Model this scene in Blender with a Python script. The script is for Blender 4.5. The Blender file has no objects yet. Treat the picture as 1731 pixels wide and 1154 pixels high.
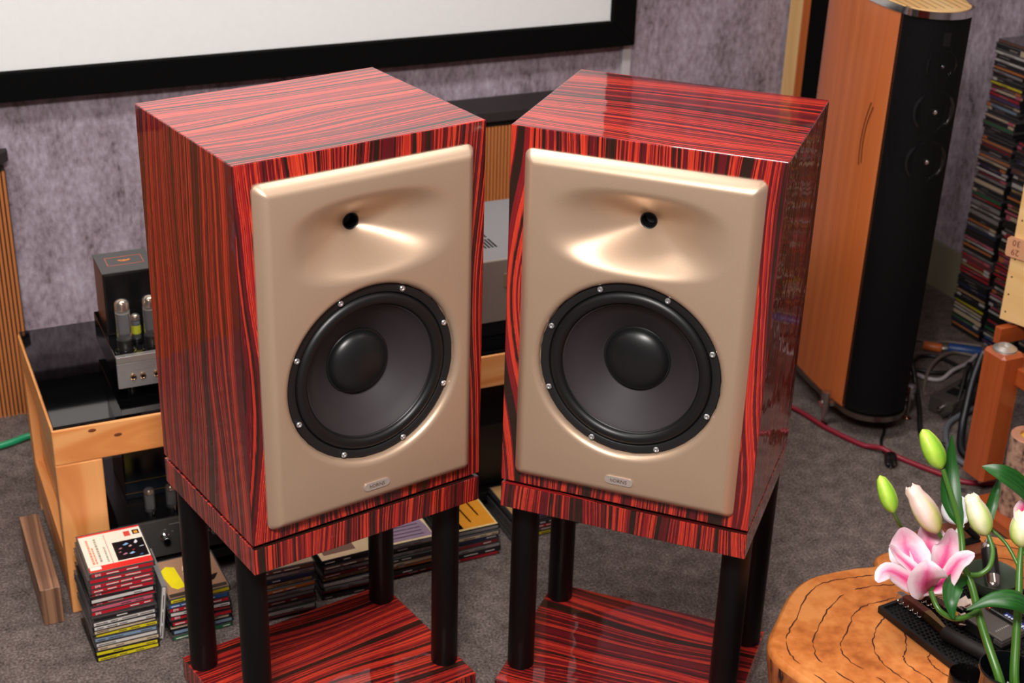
import bpy, bmesh, math, random
from mathutils import Vector, Matrix
from mathutils.geometry import delaunay_2d_cdt

random.seed(7)
scene = bpy.context.scene
COL = scene.collection

# ---------------------------------------------------------------- camera
cam_d = bpy.data.cameras.new('camera')
cam_d.sensor_width = 36.0
cam_d.lens = 52.61
cam_d.clip_start = 0.05
cam_d.dof.use_dof = True
cam_d.dof.focus_distance = 2.36
cam_d.dof.aperture_fstop = 6.3
cam = bpy.data.objects.new('camera', cam_d)
COL.objects.link(cam)
YAW, PITCH, ROLL = math.radians(25.0), 0.4487, 0.0304      # the room's axes are the world's axes
fw = Vector((math.sin(YAW) * math.cos(PITCH), math.cos(YAW) * math.cos(PITCH), -math.sin(PITCH)))
rt0 = Vector((math.cos(YAW), -math.sin(YAW), 0))
up0 = rt0.cross(fw)
rt = rt0 * math.cos(ROLL) + up0 * math.sin(ROLL)
up = up0 * math.cos(ROLL) - rt0 * math.sin(ROLL)
m = Matrix((rt, up, -fw)).transposed().to_4x4()
m.translation = Vector((0, 0, 1.8475))
cam.matrix_world = m
scene.camera = cam

# ---------------------------------------------------------------- world, lights, exposure
scene.view_settings.view_transform = 'Standard'
scene.view_settings.look = 'None'
scene.view_settings.exposure = 0.0
scene.view_settings.gamma = 1.0
scene.view_settings.use_curve_mapping = False
world = bpy.data.worlds.new('world')
scene.world = world
world.use_nodes = True
world.node_tree.nodes['Background'].inputs[0].default_value = (0.8, 0.85, 1, 1)
world.node_tree.nodes['Background'].inputs[1].default_value = 0.05

def area(name, loc, aim, sx, sy, watts, color=(1, 1, 1)):
    d = bpy.data.lights.new(name, 'AREA')
    d.shape = 'RECTANGLE'; d.size = sx; d.size_y = sy; d.energy = watts; d.color = color
    o = bpy.data.objects.new(name, d); COL.objects.link(o)
    o.location = loc
    o.rotation_euler = (Vector(aim) - Vector(loc)).to_track_quat('-Z', 'Y').to_euler()
    return o
# main light at the ceiling, then three unseen fill lights added
area('ceiling_light_main', (0.0, 0.42, 2.55), (0.0, 0.42, 0), 0.7, 0.55, 122, (1, 0.96, 0.92))
area('ceiling_light_near_window', (-0.9, 1.9, 2.55), (-0.9, 1.9, 0), 0.6, 1.1, 6, (0.95, 0.97, 1))  # general fill added on the left
area('ceiling_light_screen', (0.8, 2.38, 2.55), (0.8, 2.38, 0), 1.9, 0.3, 37, (1, 0.97, 0.95))  # added to brighten the back wall, screen and cabinet tops
area('ceiling_light_by_shelves', (2.1, 0.9, 2.55), (2.1, 0.9, 0), 0.6, 0.6, 6, (1, 0.93, 0.86))  # weak unseen fill added over the right side

# ---------------------------------------------------------------- materials
def new_mat(name):
    mt = bpy.data.materials.new(name); mt.use_nodes = True
    nt = mt.node_tree
    return mt, nt, nt.nodes['Principled BSDF']

def lin(c):
    return tuple((x / 12.92 if x <= 0.04045 else ((x + 0.055) / 1.055) ** 2.4) for x in [v / 255 for v in c]) + (1,)

_pl = {}
def plain(rgb, rough=0.5, metal=0.0, coat=0.0, spec=0.5, noise=0.0, scale=60.0):
    """simple painted, plastic or metal surface with a faint procedural mottling; rgb is 0..255"""
    key = (rgb, rough, metal, coat, spec, noise, scale)
    if key in _pl: return _pl[key]
    mt, nt, b = new_mat('surface_%d_%d_%d' % rgb)
    b.inputs['Roughness'].default_value = rough
    b.inputs['Metallic'].default_value = metal
    b.inputs['Coat Weight'].default_value = coat
    b.inputs['Coat Roughness'].default_value = 0.05
    b.inputs['Specular IOR Level'].default_value = spec
    c = lin(rgb)
    tc = nt.nodes.new('ShaderNodeTexCoord')
    n = nt.nodes.new('ShaderNodeTexNoise'); n.inputs['Scale'].default_value = scale; n.inputs['Detail'].default_value = 3
    nt.links.new(tc.outputs['Object'], n.inputs['Vector'])
    mx = nt.nodes.new('ShaderNodeMix'); mx.data_type = 'RGBA'
    k = max(noise, 0.03)
    mx.inputs[6].default_value = tuple(v * (1 - k) for v in c[:3]) + (1,)
    mx.inputs[7].default_value = tuple(min(1, v * (1 + k)) for v in c[:3]) + (1,)
    nt.links.new(n.outputs['Fac'], mx.inputs[0])
    nt.links.new(mx.outputs[2], b.inputs['Base Color'])
    _pl[key] = mt
    return mt

def ramp(nt, stops, interp='LINEAR'):
    r = nt.nodes.new('ShaderNodeValToRGB')
    cr = r.color_ramp; cr.interpolation = interp
    while len(cr.elements) < len(stops): cr.elements.new(0.5)
    for e, (p, c) in zip(cr.elements, stops):
        e.position = p; e.color = c
    return r

def math_node(nt, op, a=None, b=None):
    n = nt.nodes.new('ShaderNodeMath'); n.operation = op
    for i, v in enumerate((a, b)):
        if v is None: continue
        if isinstance(v, (int, float)): n.inputs[i].default_value = v
        else: nt.links.new(v, n.inputs[i])
    return n.outputs[0]

def wood(name, stops, across=60.0, warp=3.0, warp_u=5.0, warp_v=1.2, rough=0.35, coat=0.0, detail=4.0, bump=0.0, coat_rough=0.03, fine=0.10, ripple=0.0):
    """veneer from the UV map: u runs across the grain, v along it, both in metres"""
    mt, nt, b = new_mat(name)
    uv = nt.nodes.new('ShaderNodeUVMap')
    sep = nt.nodes.new('ShaderNodeSeparateXYZ'); nt.links.new(uv.outputs[0], sep.inputs[0])
    u, v = sep.outputs[0], sep.outputs[1]
    cv = nt.nodes.new('ShaderNodeCombineXYZ')
    nt.links.new(math_node(nt, 'MULTIPLY', u, warp_u), cv.inputs[0])
    nt.links.new(math_node(nt, 'MULTIPLY', v, warp_v), cv.inputs[1])
    wn = nt.nodes.new('ShaderNodeTexNoise'); wn.noise_dimensions = '2D'
    wn.inputs['Scale'].default_value = 1.0; wn.inputs['Detail'].default_value = 1.5
    nt.links.new(cv.outputs[0], wn.inputs['Vector'])
    w = math_node(nt, 'ADD', math_node(nt, 'MULTIPLY', u, across), math_node(nt, 'MULTIPLY', wn.outputs['Fac'], warp))
    sn = nt.nodes.new('ShaderNodeTexNoise'); sn.noise_dimensions = '1D'
    sn.inputs['Scale'].default_value = 1.0; sn.inputs['Detail'].default_value = detail; sn.inputs['Roughness'].default_value = 0.6
    nt.links.new(w, sn.inputs['W'])
    cf = nt.nodes.new('ShaderNodeCombineXYZ')
    nt.links.new(math_node(nt, 'MULTIPLY', u, 900.0), cf.inputs[0])
    nt.links.new(math_node(nt, 'MULTIPLY', v, 14.0), cf.inputs[1])
    fn = nt.nodes.new('ShaderNodeTexNoise'); fn.noise_dimensions = '2D'; fn.inputs['Scale'].default_value = 1.0; fn.inputs['Detail'].default_value = 2
    nt.links.new(cf.outputs[0], fn.inputs['Vector'])
    fac = math_node(nt, 'ADD', sn.outputs['Fac'], math_node(nt, 'MULTIPLY', math_node(nt, 'SUBTRACT', fn.outputs['Fac'], 0.5), fine))
    r = ramp(nt, stops); nt.links.new(fac, r.inputs[0])
    nt.links.new(r.outputs[0], b.inputs['Base Color'])
    b.inputs['Roughness'].default_value = rough
    if coat > 0.9: b.inputs['Specular IOR Level'].default_value = 0.15
    b.inputs['Coat Weight'].default_value = coat
    b.inputs['Coat Roughness'].default_value = coat_rough
    if ripple:                      # polished lacquer is never quite flat
        tc = nt.nodes.new('ShaderNodeTexCoord'); rn = nt.nodes.new('ShaderNodeTexNoise'); rn.inputs['Scale'].default_value = 22; rn.inputs['Detail'].default_value = 1
        nt.links.new(tc.outputs['Object'], rn.inputs['Vector'])
        rb = nt.nodes.new('ShaderNodeBump'); rb.inputs['Strength'].default_value = ripple; rb.inputs['Distance'].default_value = 0.004
        nt.links.new(rn.outputs['Fac'], rb.inputs['Height']); nt.links.new(rb.outputs[0], b.inputs['Coat Normal'])
    if bump:
        bp = nt.nodes.new('ShaderNodeBump'); bp.inputs['Strength'].default_value = bump; bp.inputs['Distance'].default_value = 0.001
        nt.links.new(fac, bp.inputs['Height']); nt.links.new(bp.outputs[0], b.inputs['Normal'])
    return mt

DK = (0.022, 0.0085, 0.0050, 1); DR = (0.115, 0.006, 0.010, 1); MR = (0.24, 0.010, 0.013, 1); BR = (0.40, 0.019, 0.014, 1); OR = (0.66, 0.055, 0.020, 1)
ROSE = wood('striped_rosewood_lacquer', [(0.0, DK), (0.29, DR), (0.335, DR), (0.345, DK), (0.385, DK), (0.395, DR), (0.412, MR), (0.425, OR), (0.438, DR), (0.462, DR), (0.468, DK), (0.480, MR), (0.495, BR), (0.515, OR), (0.522, DR), (0.550, DR), (0.556, DK), (0.580, DK), (0.586, BR), (0.615, OR), (0.632, MR), (0.66, DR), (0.67, DK), (1.0, DK)],
            across=19, warp=2.6, warp_u=4.0, warp_v=1.2, rough=0.4, coat=1.0, detail=4.0, coat_rough=0.012, fine=0.035, ripple=0.10)
PINE = wood('oiled_pine', [(0.0, lin((198, 112, 52))), (0.42, lin((222, 142, 76))), (0.55, lin((234, 162, 96))), (1.0, lin((242, 178, 114)))],
            across=16, warp=5, warp_u=6, warp_v=1.3, rough=0.42, coat=0.25, detail=2, coat_rough=0.2)
PALE = wood('pale_birch', [(0.0, lin((214, 160, 96))), (0.5, lin((228, 184, 122))), (1.0, lin((238, 202, 146)))],
            across=22, warp=3, rough=0.5, detail=2)
MAPLE = wood('orange_maple_veneer', [(0.0, lin((172, 88, 40))), (0.5, lin((190, 100, 48))), (1.0, lin((204, 116, 60)))],
            across=40, warp=3, warp_u=3, warp_v=0.8, rough=0.34, coat=0.35, detail=2, coat_rough=0.18)
CHERRY = wood('red_brown_cherry', [(0.0, lin((142, 62, 28))), (0.5, lin((164, 76, 36))), (1.0, lin((182, 92, 46)))],
            across=30, warp=2, rough=0.32, coat=0.4, detail=2, coat_rough=0.12)
SLAT = wood('slat_wood', [(0.0, lin((150, 84, 40))), (0.5, lin((184, 110, 58))), (1.0, lin((205, 134, 78)))],
            across=60, warp=2, rough=0.5, detail=2)
WALNUT = wood('walnut_block_wood', [(0.0, lin((64, 40, 28))), (0.45, lin((110, 78, 60))), (0.55, lin((150, 108, 80))), (1.0, lin((176, 134, 104)))],
            across=60, warp=3, rough=0.5, detail=2)
BOXWOOD = wood('brown_box_wood', [(0.0, lin((96, 48, 30))), (0.5, lin((120, 62, 38))), (1.0, lin((138, 78, 48)))], across=40, warp=2, rough=0.5, detail=2)

def gold_paint():
    mt, nt, b = new_mat('champagne_metallic_paint')
    tc = nt.nodes.new('ShaderNodeTexCoord')
    n = nt.nodes.new('ShaderNodeTexNoise'); n.inputs['Scale'].default_value = 1400; n.inputs['Detail'].default_value = 1
    nt.links.new(tc.outputs['Object'], n.inputs['Vector'])
    r = ramp(nt, [(0.3, (0.53, 0.375, 0.262, 1)), (0.7, (0.60, 0.43, 0.305, 1))]); nt.links.new(n.outputs['Fac'], r.inputs[0])
    nt.links.new(r.outputs[0], b.inputs['Base Color'])
    b.inputs['Metallic'].default_value = 0.55
    b.inputs['Roughness'].default_value = 0.42
    return mt
GOLD = gold_paint()

def carpet():
    mt, nt, b = new_mat('grey_brown_carpet')
    tc = nt.nodes.new('ShaderNodeTexCoord')
    def noise(s, d, rough=0.5):
        n = nt.nodes.new('ShaderNodeTexNoise'); n.inputs['Scale'].default_value = s; n.inputs['Detail'].default_value = d; n.inputs['Roughness'].default_value = rough
        nt.links.new(tc.outputs['Object'], n.inputs['Vector']); return n.outputs['Fac']
    f = math_node(nt, 'ADD', math_node(nt, 'MULTIPLY', noise(190, 4, 0.7), 0.75), math_node(nt, 'MULTIPLY', noise(26, 3), 0.25))
    r = ramp(nt, [(0.36, lin((58, 49, 46))), (0.5, lin((104, 92, 87))), (0.66, lin((148, 134, 128)))]); nt.links.new(f, r.inputs[0])
    nt.links.new(r.outputs[0], b.inputs['Base Color'])
    b.inputs['Roughness'].default_value = 0.95; b.inputs['Specular IOR Level'].default_value = 0.15
    bp = nt.nodes.new('ShaderNodeBump'); bp.inputs['Strength'].default_value = 0.9; bp.inputs['Distance'].default_value = 0.006
    nt.links.new(f, bp.inputs['Height']); nt.links.new(bp.outputs[0], b.inputs['Normal'])
    return mt

def concrete_paper():
    mt, nt, b = new_mat('mottled_concrete_wallpaper')
    tc = nt.nodes.new('ShaderNodeTexCoord')
    def noise(sc, s, d):
        mp = nt.nodes.new('ShaderNodeMapping'); mp.inputs['Scale'].default_value = sc
        nt.links.new(tc.outputs['Object'], mp.inputs[0])
        n = nt.nodes.new('ShaderNodeTexNoise'); n.inputs['Scale'].default_value = s; n.inputs['Detail'].default_value = d; n.inputs['Roughness'].default_value = 0.62
        nt.links.new(mp.outputs[0], n.inputs['Vector']); return n.outputs['Fac']
    big = noise((1, 1, 0.4), 13, 5)
    fine = noise((1, 1, 0.55), 80, 4)
    f = math_node(nt, 'ADD', math_node(nt, 'MULTIPLY', big, 0.48), math_node(nt, 'MULTIPLY', fine, 0.52))
    r = ramp(nt, [(0.34, lin((84, 72, 76))), (0.41, lin((128, 114, 122))), (0.50, lin((156, 141, 152))), (0.64, lin((184, 172, 184)))]); nt.links.new(f, r.inputs[0])
    nt.links.new(r.outputs[0], b.inputs['Base Color'])
    b.inputs['Roughness'].default_value = 0.75
    return mt

BLACK = plain((10, 10, 11), 0.45)
MATT = plain((9, 9, 10), 0.7, spec=0.25)
GLOSSBLACK = plain((8, 8, 9), 0.06, coat=0.5)
CHROME = plain((205, 203, 200), 0.12, metal=1.0)
STEEL = plain((196, 190, 182), 0.45, metal=0.85)
SILVER = plain((176, 172, 170), 0.38, metal=0.7)
WHITE = plain((236, 236, 234), 0.5)

# ---------------------------------------------------------------- geometry helpers
class G:
    """collects faces of ONE mesh"""
    def __init__(s): s.v = []; s.f = []; s.m = []
    def add(s, vs, fs, mi=0):
        o = len(s.v); s.v += [tuple(p) for p in vs]
        for f in fs: s.f.append([i + o for i in f]); s.m.append(mi)
        return s
    def box(s, x0, x1, y0, y1, z0, z1, mi=0):
        vs = [(x0, y0, z0), (x1, y0, z0), (x1, y1, z0), (x0, y1, z0), (x0, y0, z1), (x1, y0, z1), (x1, y1, z1), (x0, y1, z1)]
        return s.add(vs, [(0, 3, 2, 1), (4, 5, 6, 7), (0, 1, 5, 4), (1, 2, 6, 5), (2, 3, 7, 6), (3, 0, 4, 7)], mi)
    def prism(s, poly, z0, z1, mi=0, top_mi=None):
        n = len(poly)
        a = sum(poly[i][0] * poly[(i + 1) % n][1] - poly[(i + 1) % n][0] * poly[i][1] for i in range(n))
        if a < 0: poly = poly[::-1]
        vs = [(x, y, z0) for x, y in poly] + [(x, y, z1) for x, y in poly]
        s.add(vs, [tuple(range(n))[::-1]] + [(i, (i + 1) % n, n + (i + 1) % n, n + i) for i in range(n)], mi)
        s.add([(x, y, z1) for x, y in poly], [tuple(range(n))], mi if top_mi is None else top_mi)
        return s
    def lathe(s, prof, n=32, mi=0, mat=None, closed=False):
        """profile of (radius, height) turned about local z; mat places it"""
        mat = mat or Matrix.Identity(4)
        rings = []
        vs = []
        for r, h in prof:
            if r < 1e-7:
                rings.append([len(vs)]); vs.append(mat @ Vector((0, 0, h)))
            else:
                rings.append(list(range(len(vs), len(vs) + n)))
                vs += [mat @ Vector((r * math.cos(2 * math.pi * i / n), r * math.sin(2 * math.pi * i / n), h)) for i in range(n)]
        fs = []
        for a, b in zip(rings[:-1], rings[1:]):
            for i in range(n):
                j = (i + 1) % n
                if len(a) == 1 and len(b) == 1: continue
                if len(a) == 1: fs.append((a[0], b[j], b[i]))
                elif len(b) == 1: fs.append((a[i], a[j], b[0]))
                else: fs.append((a[i], a[j], b[j], b[i]))
        return s.add(vs, fs, mi)
    def tube(s, pts, rad, n=10, mi=0, cap=True):
        pts = [Vector(p) for p in pts]
        rads = rad if isinstance(rad, (list, tuple)) else [rad] * len(pts)
        vs = []; ref = None
        for k, p in enumerate(pts):
            t = (pts[min(k + 1, len(pts) - 1)] - pts[max(k - 1, 0)]).normalized()
            if ref is None:
                ref = Vector((0, 0, 1)) if abs(t.z) < 0.9 else Vector((1, 0, 0))
            a = (ref - t * ref.dot(t)).normalized(); b = t.cross(a); ref = a
            vs += [p + (a * math.cos(2 * math.pi * i / n) + b * math.sin(2 * math.pi * i / n)) * rads[k] for i in range(n)]
        fs = []
        for k in range(len(pts) - 1):
            for i in range(n):
                j = (i + 1) % n
                fs.append((k * n + i, k * n + j, (k + 1) * n + j, (k + 1) * n + i))
        if cap:
            fs.append(tuple(range(n))[::-1]); fs.append(tuple((len(pts) - 1) * n + i for i in range(n)))
        return s.add(vs, fs, mi)
    def mesh(s, name):
        me = bpy.data.meshes.new(name)
        me.from_pydata(s.v, [], s.f); me.update()
        for p, i in zip(me.polygons, s.m): p.material_index = i
        return me

def smooth_path(pts, k=6):
    pts = [Vector(p) for p in pts]; out = []
    for i in range(len(pts) - 1):
        p0 = pts[max(i - 1, 0)]; p1 = pts[i]; p2 = pts[i + 1]; p3 = pts[min(i + 2, len(pts) - 1)]
        for j in range(k):
            t = j / k
            out.append(0.5 * ((2 * p1) + (p2 - p0) * t + (2 * p0 - 5 * p1 + 4 * p2 - p3) * t * t + (3 * p1 - p0 - 3 * p2 + p3) * t ** 3))
    out.append(pts[-1]); return out

def grain_uv(me, vertical=False, off=None):
    """box-projected UV in metres; v follows the longer side of each face's plane (or z when vertical)"""
    if not me.uv_layers: me.uv_layers.new(name='UVMap')
    L = me.uv_layers[0].data
    co = [v.co for v in me.vertices]
    ext = [max(c[i] for c in co) - min(c[i] for c in co) for i in range(3)]
    o = off if off is not None else random.uniform(0, 40)
    for p in me.polygons:
        n = p.normal; ax = max(range(3), key=lambda i: abs(n[i]))
        a, b = [i for i in range(3) if i != ax]
        if vertical:
            if ax == 2: ui, vi = 1, 0
            else: ui, vi = (1 if ax == 0 else 0), 2
        else:
            ui, vi = (a, b) if ext[b] >= ext[a] else (b, a)
        k = o + ax * 3.7 + (1.9 if n[ax] > 0 else 0)
        for li in p.loop_indices:
            c = co[me.loops[li].vertex_index]
            L[li].uv = (c[ui] + k, c[vi] + k * 0.37)

def obj(name, geo, mats, parent=None, loc=None, rot=None, bevel=0.0, smooth=None, uv=None, segs=2):
    """link ONE mesh object; smooth = angle in degrees; uv = 'long' | 'vertical'"""
    me = geo.mesh(name) if isinstance(geo, G) else geo
    if not isinstance(mats, (list, tuple)): mats = [mats]
    if len(me.materials) == 0:
        for mt in mats: me.materials.append(mt)
    if uv: grain_uv(me, uv == 'vertical')
    if smooth is not None:
        me.shade_smooth(); me.set_sharp_from_angle(angle=math.radians(smooth))
    o = bpy.data.objects.new(name, me); COL.objects.link(o)
    if parent: o.parent = parent
    if loc: o.location = loc
    if rot: o.rotation_euler = rot
    if bevel:
        b = o.modifiers.new('bevel', 'BEVEL'); b.width = bevel; b.segments = segs; b.limit_method = 'ANGLE'; b.angle_limit = math.radians(40)
    return o

def tag(o, label, cat, group=None):
    o['label'] = label; o['category'] = cat
    if group: o['group'] = group
    return o

def thing(name, label, cat, loc=(0, 0, 0), rotz=0.0, group=None):
    o = bpy.data.objects.new(name, None); COL.objects.link(o)
    o.empty_display_size = 0.05
    o.location = loc; o.rotation_euler = (0, 0, rotz)
    return tag(o, label, cat, group)

def struct(name, geo, mats, parent=None, **k):
    o = obj(name, geo, mats, parent, **k)
    if parent is None: o['kind'] = 'structure'
    return o

def copy_tree(o, parent=None):
    c = o.copy(); COL.objects.link(c)
    if parent: c.parent = parent
    for ch in list(o.children): copy_tree(ch, c)
    return c

def text_geo(txt, size, extrude=0.0004, spacing=1.0):
    cu = bpy.data.curves.new('lettering', 'FONT'); cu.body = txt; cu.size = size; cu.extrude = extrude
    cu.align_x = 'CENTER'; cu.align_y = 'CENTER'; cu.space_character = spacing; cu.resolution_u = 2
    t = bpy.data.objects.new('lettering', cu); COL.objects.link(t)
    dg = bpy.context.evaluated_depsgraph_get(); dg.update()
    me = bpy.data.meshes.new_from_object(t.evaluated_get(dg))
    bpy.data.objects.remove(t); bpy.data.curves.remove(cu)
    return me

ORD = ['', 'first', 'second', 'third', 'fourth', 'fifth', 'sixth', 'seventh', 'eighth', 'ninth', 'tenth', 'eleventh', 'twelfth', 'thirteenth', 'fourteenth', 'fifteenth', 'sixteenth', 'seventeenth', 'eighteenth', 'nineteenth', 'twentieth']
def nth(n):
    if n <= 20: return ORD[n]
    suf = 'th' if 10 <= n % 100 <= 20 else {1: 'st', 2: 'nd', 3: 'rd'}.get(n % 10, 'th')
    return '%d%s' % (n, suf)

# ================================================================= THE ROOM
XL, XR, YF, YB, ZC = -2.8, 3.03, -2.2, 3.6, 2.62
WALLM = concrete_paper()
struct('floor', G().box(XL - 0.1, XR + 0.1, YF - 0.1, YB + 0.1, -0.06, 0), carpet())
struct('ceiling', G().box(XL - 0.1, XR + 0.1, YF - 0.1, YB + 0.1, ZC, ZC + 0.06), plain((226, 224, 220), 0.8))
struct('wall_back', G().box(XL - 0.1, XR + 0.1, YB, YB + 0.1, 0, ZC), WALLM)
struct('wall_right', G().box(XR, XR + 0.1, YF, YB, 0, ZC), WALLM)
struct('wall_left', G().box(XL - 0.1, XL, YF, YB, 0, ZC), plain((74, 66, 66), 0.8))
struct('wall_front', G().box(XL - 0.1, XR + 0.1, YF - 0.1, YF, 0, ZC), WALLM)
struct('baseboard_right', G().box(XR - 0.012, XR, YF, YB, 0, 0.15), plain((128, 122, 100), 0.6), bevel=0.003)
struct('baseboard_back', G().box(XL, XR - 0.012, YB - 0.012, YB, 0, 0.15), plain((128, 122, 100), 0.6), bevel=0.003)
# white cable duct running down the back wall under the screen
struct('trim_1', G().box(1.985, 2.012, YB - 0.014, YB, 0.15, 0.90), plain((196, 190, 190), 0.5), bevel=0.002)

# ---------------------------------------------------------------- projection screen on the back wall
sc_ = thing('projection_screen', 'large white projection screen in a wide black frame on the back wall', 'screen', (0, YB, 0))
x0, x1, z0, z1 = -1.35, 2.0, 0.805, 2.45
fy0, fy1 = -0.05, 0.0
w = 0.069
obj('screen_surface', G().box(x0 + w - 0.005, x1 - w + 0.005, -0.028, -0.02, z0 + w - 0.005, z1 - w + 0.005), plain((240, 240, 238), 0.75, spec=0.2), sc_)
fm = plain((9, 9, 9), 0.95, spec=0.08)
def mitre(a, b, c, d):
    g = G(); vs = [(x, fy0, z) for x, z in (a, b, c, d)] + [(x, fy1, z) for x, z in (a, b, c, d)]
    return g.add(vs, [(0, 1, 2, 3), (7, 6, 5, 4), (0, 4, 5, 1), (1, 5, 6, 2), (2, 6, 7, 3), (3, 7, 4, 0)])
obj('frame_rail', mitre((x0, z0), (x1, z0), (x1 - w, z0 + w), (x0 + w, z0 + w)), fm, sc_, bevel=0.003)
obj('frame_rail', mitre((x0 + w, z1 - w), (x1 - w, z1 - w), (x1, z1), (x0, z1)), fm, sc_, bevel=0.003)
obj('frame_rail', mitre((x0, z0), (x0 + w, z0 + w), (x0 + w, z1 - w), (x0, z1)), fm, sc_, bevel=0.003)
obj('frame_rail', mitre((x1 - w, z0 + w), (x1, z0), (x1, z1), (x1 - w, z1 - w)), fm, sc_, bevel=0.003)

# ================================================================= THE TWO HORN SPEAKERS
CW, CD_, CH = 0.44, 0.3553, 0.646
BT = 0.022                                   # baffle thickness
BX, BZ0, BZ1, BR_ = 0.193, 0.023, 0.613, 0.012
WC = (0.0, 0.262); WR0, WR1 = 0.1535, 0.166  # woofer opening
HC = (0.0, 0.502); HA, HB, HR0, HD = 0.158, 0.0745, 0.0130, 0.074

def horn_R(th):
    c, s = abs(math.cos(th)), abs(math.sin(th)); p = 2.8
    return 1.0 / ((c / HA) ** p + (s / HB) ** p) ** (1 / p)

def baffle_mesh():
    pts = []; edges = []; fac = {}
    def key(x, z): return (round(x, 6), round(z, 6))
    H = []
    def loop(ps, hs):
        o = len(pts)
        for p, h in zip(ps, hs): pts.append(Vector(p)); H.append(h)
        n = len(ps)
        for i in range(n): edges.append((o + i, o + (i + 1) % n))
        return o
    def rrect(ins):
        r = max(BR_ - ins * 0.6, 0.003); a, b0, b1 = BX - ins, BZ0 + ins, BZ1 - ins; out = []
        def seg(p, q, k):
            for i in range(k): out.append((p[0] + (q[0] - p[0]) * i / k, p[1] + (q[1] - p[1]) * i / k))
        corners = [((a - r), b1 - r, 0), (-(a - r), b1 - r, 90), (-(a - r), b0 + r, 180), ((a - r), b0 + r, 270)]
        for ci, (cx, cz, a0) in enumerate(corners):
            arc = [(cx + r * math.cos(math.radians(a0 + 15 * t)), cz + r * math.sin(math.radians(a0 + 15 * t))) for t in range(7)]
            out.extend(arc[:-1])
            nx, nz, na = corners[(ci + 1) % 4]
            q = (nx + r * math.cos(math.radians(na)), nz + r * math.sin(math.radians(na)))
            seg(arc[-1], q, 20 if ci in (0, 2) else 30)
        return out
    RE = 0.021
    for t in (0, 0.08, 0.16, 0.26, 0.36, 0.48, 0.6, 0.74, 0.87, 1.0):
        ins = RE * t
        h = 0.004 + (BT - 0.004) * (1 - (1 - t) ** 2.0)
        ps = rrect(ins); loop(ps, [h] * len(ps))
    N = 128
    for t in (0, 0.06, 0.14, 0.24, 0.36, 0.5, 0.66, 0.83, 1.0):
        r = WR0 + (WR1 - WR0) * t
        h = BT - 0.012 * (1 - math.sqrt(max(0, 1 - (1 - t) ** 2)))
        if t == 0: h = BT - 0.013
        loop([(WC[0] + r * math.cos(2 * math.pi * i / N), WC[1] + r * math.sin(2 * math.pi * i / N)) for i in range(N)], [h] * N)
    NH = 120; K = 30
    for k in range(K + 1):
        n_ = k / K; ps = []; hs = []
        for i in range(NH):
            th = 2 * math.pi * i / NH
            r = HR0 + (horn_R(th) - HR0) * n_
            ps.append((HC[0] + r * math.cos(th), HC[1] + r * math.sin(th)))
            # a straight flare that rolls over into the flat front
            e = (1 - n_)
            kq = 0.38; hs.append(BT - HD * (math.sqrt(e * e + kq * kq) - kq) / (math.sqrt(1 + kq * kq) - kq))
        loop(ps, hs)
    res = delaunay_2d_cdt(pts, edges, [], 0, 1e-7)
    ov, oe, of, oi = res[0], res[1], res[2], res[3]
    hh = [H[i[0]] if len(i) else BT for i in oi]
    me_f = []
    for f in of:
        cx = sum(ov[i].x for i in f) / len(f); cz = sum(ov[i].y for i in f) / len(f)
        if (cx - WC[0]) ** 2 + (cz - WC[1]) ** 2 < (WR0 - 0.0006) ** 2: continue
        if (cx - HC[0]) ** 2 + (cz - HC[1]) ** 2 < (HR0 - 0.0006) ** 2: continue
        if abs(cx) > BX or not BZ0 < cz < BZ1: continue
        me_f.append(list(f))
    g = G()
    vs = [(p.x, -h, p.y) for p, h in zip(ov, hh)]
    fixed = []
    for f in me_f:
        a, b, c = (Vector((ov[i].x, ov[i].y, 0)) for i in f[:3])
        fixed.append(f if (b - a).cross(c - a).z > 0 else f[::-1])
    g.add(vs, fixed)
    # outer skirt back to the cabinet, wall of the woofer opening, wall of the horn throat
    ps = rrect(0)
    n = len(ps)
    g.add([(x, -0.004, z) for x, z in ps] + [(x, 0.0, z) for x, z in ps], [(i, n + i, n + (i + 1) % n, (i + 1) % n) for i in range(n)])
    def wall(c, r, ya, yb, n):
        g.add([(c[0] + r * math.cos(2 * math.pi * i / n), y, c[1] + r * math.sin(2 * math.pi * i / n)) for y in (ya, yb) for i in range(n)],
              [(i, (i + 1) % n, n + (i + 1) % n, n + i) for i in range(n)])
    wall(WC, WR0, -(BT - 0.013), 0.03, N)
    return g

TO_FRONT = Matrix(((1, 0, 0, 0), (0, 0, -1, 0), (0, 1, 0, 0), (0, 0, 0, 1)))     # lathe z -> -y (out of the baffle)

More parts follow.
